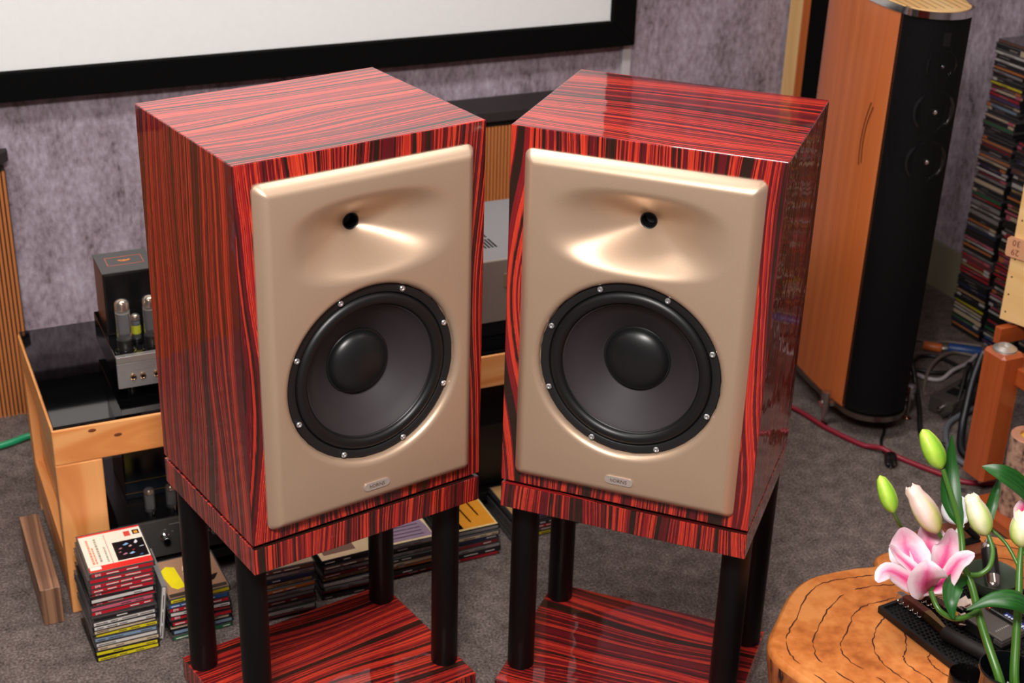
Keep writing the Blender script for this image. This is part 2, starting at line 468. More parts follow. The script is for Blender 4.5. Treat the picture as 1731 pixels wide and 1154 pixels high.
def make_speaker():
    root = thing('horn_speaker', '', 'speaker')
    # hollow cabinet: the front is a frame behind the baffle, the inside is lined in black
    g = G(); X, x_ = CW / 2, BX - 0.02; za, zb = BZ0 + 0.02, BZ1 - 0.02
    g.add([(-X, 0, 0), (X, 0, 0), (X, 0, CH), (-X, 0, CH), (-X, CD_, 0), (X, CD_, 0), (X, CD_, CH), (-X, CD_, CH), (-x_, 0, za), (x_, 0, za), (x_, 0, zb), (-x_, 0, zb)],
          [(1, 5, 6, 2), (5, 4, 7, 6), (4, 0, 3, 7), (3, 2, 6, 7), (4, 5, 1, 0), (0, 1, 9, 8), (1, 2, 10, 9), (2, 3, 11, 10), (3, 0, 8, 11)])
    cab = obj('cabinet', g, ROSE, root, uv='vertical', bevel=0.0018)
    obj('cabinet_lining', G().add([(-x_, 0.001, za), (x_, 0.001, za), (x_, 0.001, zb), (-x_, 0.001, zb), (-x_, 0.2, za), (x_, 0.2, za), (x_, 0.2, zb), (-x_, 0.2, zb)], [(0, 1, 5, 4), (1, 2, 6, 5), (2, 3, 7, 6), (3, 0, 4, 7), (4, 5, 6, 7)]), MATT, root)
    bf = obj('baffle', baffle_mesh(), GOLD, root, smooth=50)
    wm = Matrix.Translation((WC[0], 0, WC[1])) @ TO_FRONT
    fr = obj('driver_frame', G().lathe([(0.1525, -0.02), (0.1525, 0.009), (0.1515, 0.0105), (0.140, 0.0105), (0.1385, 0.0095), (0.1370, 0.004), (0.1365, -0.01)], 96, mat=wm), plain((20, 20, 22), 0.5), root, smooth=35)
    rub = plain((15, 15, 17), 0.42)
    prof = [(0.1385, 0.006)]
    for i in range(13):
        a = math.pi * i / 12
        prof.append((0.1268 + 0.0102 * math.cos(a), 0.0055 + 0.0088 * math.sin(a)))
    prof.append((0.1145, 0.0045))
    obj('surround', G().lathe(prof, 96, mat=wm), rub, root, smooth=60)
    obj('cone', G().lathe([(0.1150, 0.0052), (0.1140, 0.0052), (0.1125, 0.0035), (0.1115, 0.0015), (0.095, -0.0105), (0.075, -0.0255), (0.058, -0.0385), (0.050, -0.044)], 96, mat=wm), plain((43, 36, 39), 0.66, noise=0.12, scale=90), root, smooth=40)
    cap = [(0.0575, -0.038), (0.0562, -0.0365), (0.0545, -0.0365)]
    for i in range(1, 10):
        a = math.pi / 2 * i / 9
        cap.append((0.0545 * math.cos(a), -0.0365 + 0.021 * math.sin(a)))
    cap[-1] = (0, cap[-1][1])
    obj('dust_cap', G().lathe(cap, 64, mat=wm), plain((19, 20, 21), 0.36), root, smooth=40)
    for k in range(8):
        a = math.radians(22.5 + 45 * k)
        c = (WC[0] + 0.1462 * math.cos(a), WC[1] + 0.1462 * math.sin(a))
        # dished seat for the bolt and the bolt itself with its hexagon socket
        sm = Matrix.Translation((c[0], 0, c[1])) @ TO_FRONT
        bolt = obj('bolt', G().lathe([(0.0050, 0.009), (0.0050, 0.0130), (0.0040, 0.0142), (0.0022, 0.0142), (0.0019, 0.0125), (0, 0.0125)], 16, mat=sm), plain((216, 220, 224), 0.28, metal=0.9), root, smooth=30)
        ang = a + math.pi / 2
        nx = c[0] + 0.0062 * math.cos(a); nz = c[1] + 0.0062 * math.sin(a)
        obj('bolt_seat', G().lathe([(0.0062, 0.0098), (0.0062, 0.0110), (0.0052, 0.0112), (0.0046, 0.0100)], 16, mat=sm), plain((12, 12, 13), 0.4), bolt, smooth=30)
    hm = Matrix.Translation((HC[0], 0, HC[1])) @ TO_FRONT
    obj('horn_throat', G().lathe([(HR0 + 0.0012, BT - HD + 0.001), (HR0 + 0.0006, BT - HD + 0.0022), (HR0 - 0.0008, BT - HD + 0.001), (HR0 - 0.002, BT - HD - 0.02), (0, BT - HD - 0.024)], 40, mat=hm), plain((12, 12, 13), 0.5), root, smooth=40)
    # badge
    poly = []
    for s, cx in ((1, 0.0175), (-1, -0.0175)):
        for t in range(9):
            a = math.radians(-90 + 22.5 * t) if s > 0 else math.radians(90 + 22.5 * t)
            poly.append((cx + 0.0072 * math.cos(a), 0.0072 * math.sin(a)))
    bd = obj('badge', G().prism(poly, 0, 0.0022), plain((196, 184, 176), 0.36, metal=0.5), root, loc=(-0.0015, -BT + 0.0002, 0.0590), rot=(math.pi / 2, 0, 0), bevel=0.0006)
    tx = text_geo('hORNS', 0.0093, 0.0002)
    obj('badge_lettering', tx, plain((70, 50, 48), 0.5), bd, loc=(0, -0.0003, 0.0023))
    return root

def make_stand():
    root = thing('speaker_stand', '', 'speaker stand')
    tp = G().box(-CW / 2, CW / 2, 0, CD_, 0.4338, 0.4823)
    obj('top_plate', tp, ROSE, root, uv='vertical', bevel=0.0016)
    obj('base_plate', G().box(-0.2218, 0.2218, -0.0008, 0.3444, 0, 0.0485), ROSE, root, uv='vertical', bevel=0.0016)
    for px, py in ((-0.1947, 0.0689), (0.1947, 0.0689), (-0.1947, 0.3045), (0.1947, 0.3045)):
        obj('pole', G().lathe([(0.0, 0.0485), (0.0245, 0.0485), (0.0252, 0.0495), (0.0252, 0.4336), (0.0, 0.4336)], 32), plain((5, 5, 6), 0.5, spec=0.3), root, loc=(px, py, 0), smooth=40)
    # short pads keep the cabinet just clear of the plate
    for px, py in ((-0.17, 0.05), (0.17, 0.05), (-0.17, 0.305), (0.17, 0.305)):
        obj('pad', G().lathe([(0, 0.4823), (0.018, 0.4823), (0.018, 0.4894), (0, 0.4894)], 20), MATT, root, loc=(px, py, 0))
    return root

SPK = [((0.703, 2.050, 0), 0.1894), ((1.103, 1.903, 0), -0.7778)]
sp0 = make_speaker(); st0 = make_stand()
sp1 = copy_tree(sp0); st1 = copy_tree(st0)
for (loc, a), sp, st, w_, n_ in zip(SPK, (sp0, sp1), (st0, st1), ('left', 'right'), ('nearest the tube amplifier', 'nearest the tree-slice table')):
    sp.location = (loc[0], loc[1], 0.4894); sp.rotation_euler = (0, 0, a)
    st.location = loc; st.rotation_euler = (0, 0, a)
    tag(sp, 'striped rosewood horn speaker with champagne front, %s of the pair' % w_, 'speaker', 'pair of horn speakers')
    tag(st, 'rosewood speaker stand with four black poles under the %s horn speaker' % w_, 'speaker stand', 'pair of speaker stands')
# the second cabinet gets its own cut of veneer
for o in list(sp1.children) + list(st1.children):
    if o.name.split('.')[0] in ('cabinet', 'top_plate', 'base_plate'):
        o.data = o.data.copy(); grain_uv(o.data, True, off=71.3 + len(o.name))

# ================================================================= LOW PINE RACK WITH BLACK GLASS TOP
TX0, TX1, TY0, TY1, TZ = 0.260, 1.75, 2.634, 3.10, 0.43
tb = thing('pine_rack', 'low pine equipment rack with a black glass top along the back wall', 'rack', (0, 0, 0))
for x in (TX0, TX1 - 0.09):
    obj('leg', G().box(x, x + 0.09, TY0, TY0 + 0.045, 0, TZ - 0.084), PINE, tb, uv='long', bevel=0.003)
    obj('leg', G().box(x, x + 0.09, TY1 - 0.045, TY1, 0, TZ - 0.084), PINE, tb, uv='long', bevel=0.003)
obj('front_rail', G().box(TX0, TX1, TY0, TY0 + 0.045, TZ - 0.084, TZ - 0.007), PINE, tb, uv='long', bevel=0.003)
obj('back_rail', G().box(TX0, TX1, TY1 - 0.045, TY1, TZ - 0.084, TZ - 0.007), PINE, tb, uv='long', bevel=0.003)
for x in (TX0, TX1 - 0.03):
    obj('side_rail', G().box(x, x + 0.03, TY0 + 0.045, TY1 - 0.045, TZ - 0.075, TZ - 0.007), PINE, tb, uv='long', bevel=0.002)
    obj('side_rail', G().box(x, x + 0.03, TY0 + 0.045, TY1 - 0.045, 0.03, 0.13), PINE, tb, uv='long', bevel=0.002)
    obj('side_panel', G().box(x + 0.018, x + 0.026, TY0 + 0.045, TY1 - 0.045, 0.13, TZ - 0.075), PINE, tb, uv='long')
obj('glass_top', G().box(TX0 + 0.004, TX1 - 0.004, TY0 + 0.003, TY1 - 0.003, TZ - 0.007, TZ), plain((5, 5, 6), 0.03, coat=0.6), tb, bevel=0.001)
obj('lower_shelf', G().box(TX0 + 0.03, TX1 - 0.03, TY0 + 0.045, TY1 - 0.045, 0.03, 0.05), plain((20, 19, 18), 0.4), tb, bevel=0.001)
for kx, kz in ((0.336, 0.411), (0.384, 0.392)):
    obj('knot', G().lathe([(0.0, 0.0006), (0.0035, 0.0006), (0.005, 0.0)], 12, mat=Matrix.Translation((kx, TY0, kz)) @ TO_FRONT @ Matrix.Diagonal((1.6, 0.8, 1, 1))), plain((112, 54, 22), 0.5), tb)

# ---------------------------------------------------------------- tube helpers (valves)
GLASS = None
def glass_mat():
    mt, nt, b = new_mat('valve_glass')
    b.inputs['Base Color'].default_value = (0.95, 0.95, 0.95, 1)
    b.inputs['Transmission Weight'].default_value = 0.95; b.inputs['Roughness'].default_value = 0.03; b.inputs['IOR'].default_value = 1.3
    tc = nt.nodes.new('ShaderNodeTexCoord'); n = nt.nodes.new('ShaderNodeTexNoise'); n.inputs['Scale'].default_value = 40
    nt.links.new(tc.outputs['Object'], n.inputs['Vector'])
    r = ramp(nt, [(0, (0.02, 0.02, 0.02, 1)), (1, (0.05, 0.05, 0.05, 1))]); nt.links.new(n.outputs['Fac'], r.inputs[0]); nt.links.new(r.outputs[0], b.inputs['Roughness'])
    return mt
GLASS = glass_mat()

def valve(parent, x, y, z, h, r, big=True):
    """a radio valve: base, glass envelope, grey plate inside, silvery getter cap"""
    base_h = h * 0.24 if big else h * 0.12
    v = obj('valve', G().lathe([(0, z), (r * 1.05, z), (r * 1.1, z + base_h), (r * 0.95, z + base_h + 0.001), (0, z + base_h + 0.001)], 24), plain((16, 15, 15), 0.4), parent, loc=(x, y, 0), smooth=40)
    prof = [(r * 0.92, z + base_h)]
    prof += [(r, z + base_h + 0.004), (r, z + h - r * 0.7)]
    for i in range(1, 6):
        a = math.pi / 2 * i / 5; prof.append((max(r * math.cos(a), 0), z + h - r * 0.7 + r * 0.7 * math.sin(a)))
    prof[-1] = (0, z + h)
    obj('glass_envelope', G().lathe(prof, 24), GLASS, v, smooth=50)
    obj('anode_plate', G().box(-r * 0.62, r * 0.62, -r * 0.35, r * 0.35, z + base_h + h * 0.1, z + h * 0.72), plain((92, 92, 94), 0.5, metal=0.4), v, bevel=0.001)
    obj('getter', G().lathe([(r * 0.86, z + h * 0.80), (r * 0.84, z + h - r * 0.62), (r * 0.5, z + h - r * 0.2), (0, z + h - 0.0012)], 20), plain((214, 190, 160), 0.15, metal=1.0), v, smooth=50)
    if big: obj('mica_disc', G().lathe([(0, z + h * 0.74), (r * 0.8, z + h * 0.74), (r * 0.8, z + h * 0.75), (0, z + h * 0.75)], 20), plain((190, 180, 170), 0.5), v)
    return v

# valve amplifier on the glass top
a1 = thing('valve_amplifier', 'silver-fronted valve amplifier with black transformer box on the black glass top', 'amplifier', (0.405, 2.705, TZ))
W1 = 0.40
obj('chassis', G().box(0, W1, 0.004, 0.245, 0.024, 0.088), GLOSSBLACK, a1, bevel=0.0015)
obj('front_panel', G().box(0, W1, 0, 0.006, 0.023, 0.077), SILVER, a1, bevel=0.0008)
obj('front_lip', G().box(0, W1, -0.001, 0.012, 0.078, 0.092), plain((196, 190, 184), 0.3, metal=0.8), a1, bevel=0.001)
tr = obj('transformer_box', G().box(0.006, 0.112, 0.115, 0.222, 0.088, 0.222), plain((15, 15, 16), 0.22), a1, bevel=0.004)
obj('top_cover', G().box(0.0055, 0.1125, 0.1145, 0.2225, 0.2222, 0.2242), plain((64, 62, 62), 0.45), tr)
fr_ = G()
for (xa, xb, ya, yb) in ((0.024, 0.097, 0.150, 0.1512), (0.024, 0.097, 0.192, 0.1932), (0.024, 0.0252, 0.150, 0.193), (0.0958, 0.097, 0.150, 0.193)):
    fr_.box(xa, xb, ya, yb, 0.2243, 0.2246)
obj('emblem_frame', fr_, plain((196, 96, 62), 0.5), tr)
em = G().lathe([(0.0, 0.2250), (0.003, 0.2250), (0.003, 0.2243)], 16, mat=Matrix.Translation((0.0605, 0.172, 0)))
em.box(0.048, 0.073, 0.1715, 0.1728, 0.2243, 0.2249); em.box(0.052, 0.069, 0.1675, 0.1685, 0.2243, 0.2249)
for s in (-1, 1): em.add([(0.0605 + s * 0.003, 0.1735, 0.2247), (0.0605 + s * 0.013, 0.1775, 0.2247), (0.0605 + s * 0.009, 0.1722, 0.2247)], [(0, 1, 2)])
obj('emblem', em, plain((222, 132, 52), 0.4), tr)
t2 = obj('transformer_box', G().box(0.119, 0.225, 0.120, 0.226, 0.088, 0.236), plain((15, 15, 16), 0.22), a1, bevel=0.004)
obj('transformer_box', G().box(0.232, 0.338, 0.115, 0.222, 0.088, 0.222), plain((15, 15, 16), 0.22), a1, bevel=0.004)
for vx, vy, big in ((0.026, 0.036, True), (0.080, 0.037, True), (0.056, 0.074, False), (0.110, 0.075, False), (0.134, 0.037, True), (0.188, 0.037, True)):
    v = valve(a1, vx, vy, 0.088, 0.112 if big else 0.060, 0.0145 if big else 0.0095, big)
    if not big: obj('label_band', G().lathe([(0.00975, 0.106), (0.00975, 0.124)], 20), plain((168, 170, 40), 0.5), v)
for sx in (0.026, 0.080, 0.134, 0.188):
    obj('valve_socket', G().lathe([(0.021, 0.0882), (0.021, 0.0895), (0.0185, 0.0895), (0.0185, 0.0882)], 24), CHROME, a1, loc=(sx, 0.036, 0), smooth=40)
for jx in (0.030, 0.049, 0.076, 0.120):
    j = obj('jack_socket', G().lathe([(0.0062, 0.0), (0.0062, 0.003), (0.0046, 0.0034), (0.0036, 0.0028)], 20, mat=Matrix.Translation((jx, 0, 0.0455)) @ TO_FRONT), plain((186, 150, 110), 0.25, metal=1.0), a1, smooth=30)
    obj('jack_hole', G().lathe([(0.0036, 0.0014), (0, 0.0012)], 20, mat=Matrix.Translation((jx, 0, 0.0455)) @ TO_FRONT), MATT, j)
ml = G()
for (xa, xb, z) in ((0.035, 0.045, 0.0605), (0.050, 0.074, 0.0605), (0.029, 0.032, 0.0335), (0.048, 0.051, 0.0335), (0.066, 0.082, 0.0655)): ml.box(xa, xb, -0.0003, 0, z, z + 0.0008)
obj('panel_print', ml, plain((108, 104, 104), 0.5), a1)
for fx in (0.03, W1 - 0.03):
    for fy in (0.03, 0.215):
        obj('foot', G().lathe([(0, 0), (0.008, 0), (0.01, 0.024), (0, 0.024)], 16), BLACK, a1, loc=(fx, fy, 0), smooth=40)

# black valve preamplifier on the lower shelf
a2 = thing('valve_preamplifier', 'black valve preamplifier with steel knobs on the lower shelf of the pine rack', 'amplifier', (0.376, 2.682, 0.05))
obj('chassis', G().box(0, 0.43, 0.006, 0.30, 0.012, 0.094), plain((16, 16, 17), 0.25), a2, bevel=0.002)
obj('front_panel', G().box(-0.004, 0.434, 0, 0.007, 0.010, 0.098), plain((66, 64, 62), 0.5), a2, bevel=0.0012)
for kx in (0.090, 0.134, 0.190, 0.24):
    k = obj('knob', G().lathe([(0.0105, 0.0), (0.0105, 0.003), (0.0082, 0.005), (0.0076, 0.017), (0.0065, 0.0185), (0, 0.0185)], 24, mat=Matrix.Translation((kx, 0, 0.056)) @ TO_FRONT), CHROME, a2, smooth=35)
    obj('pointer', G().box(kx - 0.0006, kx + 0.0006, -0.0190, -0.0184, 0.057, 0.064), MATT, k)
pp = G()
for (xa, xb, z) in ((0.100, 0.124, 0.084), (0.088, 0.093, 0.073), (0.104, 0.108, 0.066), (0.132, 0.137, 0.073)): pp.box(xa, xb, -0.0003, 0, z, z + 0.0012)
obj('panel_print', pp, plain((150, 150, 150), 0.5), a2)
obj('transformer_box', G().box(0.035, 0.30, 0.11, 0.26, 0.094, 0.235), plain((20, 25, 30), 0.2), a2, bevel=0.003)
for k_ in range(2): obj('trim_line', G().box(0.0345, 0.3005, 0.1092, 0.1098, 0.108 + 0.028 * k_, 0.1088 + 0.028 * k_), plain((176, 132, 60), 0.3, metal=0.8), a2)
for vx in (0.072, 0.117, 0.165, 0.21):
    valve(a2, vx, 0.042, 0.094, 0.062, 0.0115, False)
    obj('post', G().tube([(vx + 0.002, 0.018, 0.094), (vx + 0.002, 0.018, 0.118)], 0.0016, 8), CHROME, a2)
for fx in (0.03, 0.40):
    for fy in (0.03, 0.27): obj('foot', G().lathe([(0, 0), (0.012, 0), (0.012, 0.013), (0, 0.013)], 16), BLACK, a2, loc=(fx, fy, 0))

# silver power amplifier between the speakers
a3 = thing('silver_amplifier', 'silver power amplifier with top vents on the pine rack between the two speakers', 'amplifier', (1.02, 2.70, TZ))
obj('plinth', G().box(0.008, 0.422, 0.01, 0.33, 0, 0.037), MATT, a3, bevel=0.002)
obj('case', G().box(0, 0.43, 0.008, 0.345, 0.037, 0.181), plain((132, 128, 130), 0.45, metal=0.2), a3, bevel=0.002)
obj('front_panel', G().box(-0.003, 0.433, 0, 0.010, 0.037, 0.183), plain((150, 138, 128), 0.4, metal=0.4), a3, bevel=0.0025)
obj('name_plate', G().box(0.215, 0.262, -0.0015, 0, 0.118, 0.150), plain((186, 160, 132), 0.35, metal=0.7), a3, bevel=0.0005)
obj('led', G().lathe([(0.002, 0), (0.002, 0.001), (0, 0.0012)], 12, mat=Matrix.Translation((0.228, 0, 0.075)) @ TO_FRONT), MATT, a3)
for blk in (0.075, 0.135):
    for q in range(9):
        obj('vent_slot', G().box(0.16 + q * 0.0085, 0.1645 + q * 0.0085, blk, blk + 0.05, 0.1808, 0.1814), MATT, a3)

# black unit on the shelf in the dark bay between the speakers
a4 = thing('black_component', 'black component in the dark rack bay behind the gap between the speakers', 'amplifier', (0.93, 2.70, 0.05))
obj('case', G().box(0, 0.44, 0.006, 0.32, 0.01, 0.16), MATT, a4, bevel=0.003)
obj('front_panel', G().box(-0.002, 0.442, 0, 0.007, 0.008, 0.162), plain((16, 15, 15), 0.4), a4, bevel=0.002)
for fx in (0.04, 0.40):
    for fy in (0.04, 0.28): obj('foot', G().lathe([(0, 0), (0.014, 0), (0.014, 0.011), (0, 0.011)], 16), BLACK, a4, loc=(fx, fy, 0))

# ================================================================= SLATTED DIFFUSER CABINETS AT THE BACK WALL
def diffuser(label, xa, xb, yf, zt, pitch=0.0098):
    d = thing('slatted_diffuser', label, 'diffuser', ((xa + xb) / 2, yf, 0), group='slatted wooden diffusers')
    hw = (xb - xa) / 2; dep = YB - 0.014 - yf
    obj('backing', G().box(-hw + 0.004, hw - 0.004, 0.010, dep, 0, zt - 0.04), plain((52, 28, 14), 0.7), d)
    obj('cap', G().prism([(-hw - 0.008, 0.03), (-hw + 0.03, -0.008), (hw - 0.03, -0.008), (hw + 0.008, 0.03), (hw + 0.008, dep), (-hw - 0.008, dep)], zt - 0.026, zt), plain((42, 36, 36), 0.6), d, bevel=0.002)
    obj('cap_shadow_board', G().box(-hw + 0.012, hw - 0.012, 0.006, dep - 0.01, zt - 0.042, zt - 0.026), MATT, d)  # matt black board set back under the cap
    n = int((xb - xa - 0.006) / pitch)
    g = G().box(-0.0031, 0.0031, 0, 0.012, 0, zt - 0.042); me = g.mesh('slat'); me.materials.append(SLAT); grain_uv(me, True)
    for i in range(n):
        o = bpy.data.objects.new('slat', me); COL.objects.link(o); o.parent = d
        o.location = (-hw + 0.005 + pitch * (i + 0.5), 0.0, 0)
    return d
diffuser('slatted wooden diffuser with black cap left of the pine rack', -0.60, 0.322, 3.535, 0.685)
diffuser('slatted wooden diffuser with black cap seen between the two horn speakers', 1.44, 1.775, 3.458, 0.69)

# green cable on the carpet by the rack
tag(obj('green_cable', G().tube(smooth_path([(-0.10, 3.30, 0.011), (0.182, 3.364, 0.011), (0.239, 3.379, 0.011), (0.30, 3.40, 0.011), (0.5, 3.43, 0.011)]), 0.0085, 10), plain((22, 140, 92), 0.35, coat=0.3), smooth=60), 'bright green cable on the carpet left of the pine rack', 'cable')
# walnut block
tag(obj('wood_block', G().box(0.200, 0.240, 2.612, 2.905, 0, 0.086), WALNUT, uv='long', bevel=0.002), 'striped walnut wood block lying on the carpet beside the pine rack leg', 'wood block')

# ================================================================= COMPACT DISCS ON THE FLOOR
CASE = plain((64, 62, 62), 0.12, coat=0.6)
CLEAR = plain((128, 124, 120), 0.12, coat=0.6)
DARKCASE = plain((26, 25, 26), 0.14, coat=0.6)
COLN = {'red': (196, 26, 44), 'dark red': (138, 22, 36), 'white': (214, 208, 202), 'grey': (148, 142, 140), 'black': (26, 25, 27), 'yellow': (226, 208, 24), 'blue': (38, 92, 158), 'pale blue': (126, 152, 176), 'cream': (214, 192, 158), 'orange': (210, 120, 52), 'green': (34, 112, 66), 'pink': (206, 96, 118), 'brown': (112, 76, 58), 'tan': (186, 148, 102), 'navy': (34, 46, 84), 'purple': (86, 62, 116)}
SPINE = {k: plain(v, 0.35) for k, v in COLN.items()}
INK = {k: plain((236, 228, 220), 0.5) for k in ('red', 'dark red', 'blue', 'black', 'green', 'brown', 'navy', 'purple', 'orange')}
DARKINK = plain((60, 40, 40), 0.5)

EMI = text_geo('EMI', 0.0072, 0.0001)
CW2, CDP = 0.0625, 0.142          # half spine length, depth
def cd_case(loc, rot, col, th=0.0102, label='', group=None, cover=None, emi=False, detailed=True, case=None):
    """one jewel case: shell, hinge gap, printed spine (local -y), optional cover on the lid"""
    root = thing('compact_disc', label, 'compact disc', loc, rot, group)
    cm = case or (DARKCASE if random.random() < 0.35 else CASE)
    g = G().box(-CW2, CW2, 0.0, CDP, 0.0, th * 0.30).box(-CW2 + 0.0006, CW2 - 0.0006, 0.0012, CDP - 0.0008, th * 0.30, th * 0.78).box(-CW2, CW2, 0.0, CDP, th * 0.78, th)
    obj('case', g, cm, root)
    s = G().box(-CW2 + 0.004, CW2 - 0.004, -0.0003, 0.002, th * 0.22, th * 0.84, 0)
    ink = INK.get(col, DARKINK)
    x = -CW2 + 0.008
    if emi: x += 0.024
    while x < CW2 - 0.02:
        wd = random.uniform(0.012, 0.034)
        if random.random() < 0.62: s.box(x, min(x + wd, CW2 - 0.007), -0.0005, -0.0002, th * 0.40, th * 0.57, 1)
        x += wd + random.uniform(0.004, 0.02)
    so = obj('spine', s, [SPINE[col], ink], root)
    if emi:
        obj('lettering', EMI.copy(), WHITE, so, loc=(-CW2 + 0.016, -0.0005, th * 0.5), rot=(math.pi / 2, 0, 0))
    if cover: cover(root, th)
    return root

def cover_quartet(root, th):
    c = obj('cover', G().box(-CW2 + 0.003, CW2 - 0.003, 0.004, CDP - 0.004, th, th + 0.0003), plain((226, 214, 196), 0.3), root)
    def patch(name, x0, x1, y0, y1, col, h=0.0005): return obj(name, G().box(x0, x1, y0, y1, th + 0.0002, th + h), plain(col, 0.3), c)
    patch('red_band', -CW2 + 0.003, CW2 - 0.003, 0.004, 0.022, (214, 44, 40))
    patch('red_edge', -CW2 + 0.003, CW2 - 0.003, CDP - 0.009, CDP - 0.004, (214, 44, 40))
    patch('label_block', -CW2 + 0.005, -CW2 + 0.026, 0.010, 0.021, (232, 224, 212), 0.0007)
    ph = patch('photograph', -0.002, CW2 - 0.005, 0.026, 0.092, (20, 15, 17))
    patch('red_rule', -0.0125, -0.0115, 0.022, CDP - 0.014, (196, 70, 60))
    for x0, x1, y0, y1, col in ((0.038, 0.046, 0.074, 0.088, (214, 206, 214)), (0.016, 0.028, 0.074, 0.083, (120, 160, 204)), (0.026, 0.033, 0.066, 0.073, (196, 150, 150)), (0.006, 0.014, 0.064, 0.069, (176, 120, 130)), (0.045, 0.055, 0.060, 0.063, (196, 206, 216)), (0.010, 0.020, 0.042, 0.048, (188, 120, 140)), (0.022, 0.034, 0.040, 0.048, (136, 170, 208)), (0.004, 0.010, 0.052, 0.056, (170, 110, 120)), (0.040, 0.048, 0.030, 0.036, (60, 90, 140)), (0.030, 0.036, 0.052, 0.056, (160, 40, 40))):
        obj('figure', G().prism([(x0, y0 + (y1 - y0) * .3), (x0 + (x1 - x0) * .4, y0), (x1, y0 + (y1 - y0) * .4), (x1 - (x1 - x0) * .3, y1)], th + 0.0004, th + 0.0007), plain(col, 0.4), ph)
    patch('crest', 0.026, 0.038, 0.106, 0.124, (206, 70, 60)); patch('crest', 0.043, 0.056, 0.108, 0.124, (58, 40, 24)); patch('crest', 0.046, 0.053, 0.111, 0.119, (226, 150, 50), 0.0007)
    lines = G()
    for lx, hh, ya, yb in ((-0.047, 0.0022, 0.030, 0.118), (-0.041, 0.0016, 0.030, 0.09), (-0.032, 0.0022, 0.034, 0.120), (-0.019, 0.0016, 0.030, 0.086)):
        y = ya
        while y < yb:
            l = random.uniform(0.003, 0.009); lines.box(lx - hh, lx + hh, y, min(y + l, yb), th + 0.0003, th + 0.0005, 0 if lx < -0.036 else 1); y += l + 0.002
    obj('printed_title', lines, [plain((208, 128, 96), 0.4), plain((150, 138, 126), 0.4)], c)

def cover_patches(base, patches):
    def f(root, th):
        c = obj('cover', G().box(-CW2 + 0.003, CW2 - 0.003, 0.004, CDP - 0.004, th, th + 0.0003), plain(base, 0.25, noise=0.2, scale=25), root)
        for nm, poly, col in patches:
            obj(nm, G().prism(poly, th + 0.0002, th + 0.0006), plain(col, 0.3, noise=0.15, scale=40), c)
    return f
def R_(x0, x1, y0, y1): return [(x0, y0), (x1, y0), (x1, y1), (x0, y1)]
cov_yellow = cover_patches((156, 118, 92), [('yellow_label', [(-0.056, 0.100), (-0.046, 0.040), (-0.036, 0.030), (-0.020, 0.034), (-0.024, 0.108), (-0.040, 0.116)], (226, 206, 30)), ('yellow_base', R_(-0.058, 0.058, 0.006, 0.018), (60, 50, 40)),
              ('figure', [(0.020, 0.030), (0.040, 0.036), (0.052, 0.056), (0.030, 0.052)], (28, 22, 20)), ('figure', [(0.008, 0.066), (0.030, 0.080), (0.034, 0.120), (0.016, 0.128), (0.006, 0.09)], (34, 26, 24)), ('figure', [(-0.016, 0.060), (-0.006, 0.056), (-0.004, 0.076), (-0.012, 0.084)], (214, 182, 150)), ('figure', [(-0.012, 0.090), (0.0, 0.088), (0.004, 0.102), (-0.008, 0.106)], (206, 176, 148)), ('figure', [(-0.014, 0.030), (-0.006, 0.028), (-0.002, 0.040), (-0.012, 0.044)], (220, 190, 160))])
cov_orange = cover_patches((220, 190, 128), [('painting', R_(-0.055, 0.056, 0.010, 0.132), (214, 140, 42)), ('blue_field', [(-0.055, 0.03), (-0.03, 0.03), (-0.022, 0.08), (-0.036, 0.132), (-0.055, 0.132)], (112, 142, 168)), ('green_field', [(-0.046, 0.010), (-0.018, 0.010), (-0.020, 0.044), (-0.040, 0.040)], (112, 140, 78)), ('streak', [(0.004, 0.03), (0.008, 0.03), (0.002, 0.12), (-0.002, 0.12)], (178, 92, 28)), ('streak', [(0.030, 0.05), (0.034, 0.05), (0.030, 0.124), (0.026, 0.124)], (186, 100, 30))])
cov_lilac = cover_patches((232, 206, 158), [('lilac_sheet', [(-0.058, 0.010), (0.058, 0.010), (0.056, 0.050), (0.050, 0.084), (0.030, 0.098), (0.010, 0.090), (-0.058, 0.094)], (150, 126, 146))] + [('ink_line', R_(-0.046 + 0.004 * q, 0.042, 0.022 + 0.013 * q, 0.0245 + 0.013 * q), (104, 84, 104)) for q in range(5)] + [('ochre_blot', [(-0.024, 0.098), (0.0, 0.094), (0.022, 0.100), (0.010, 0.110), (-0.014, 0.108)], (196, 150, 76))])
cov_tan = cover_patches((172, 132, 82), [('dark_title', R_(-0.020, 0.006, 0.108, 0.118), (70, 56, 44)), ('paler_field', R_(-0.050, 0.050, 0.012, 0.056), (196, 158, 104))])
cov_cream = cover_patches((206, 176, 140), [('photo_strip', R_(-0.05, 0.02, 0.02, 0.09), (120, 90, 76)), ('red_title', R_(-0.05, 0.03, 0.10, 0.112), (160, 60, 50))])
cov_brown = cover_patches((168, 140, 116), [('photo_strip', R_(-0.045, 0.045, 0.03, 0.10), (110, 86, 78)), ('title', R_(-0.045, 0.02, 0.112, 0.120), (70, 50, 44))])

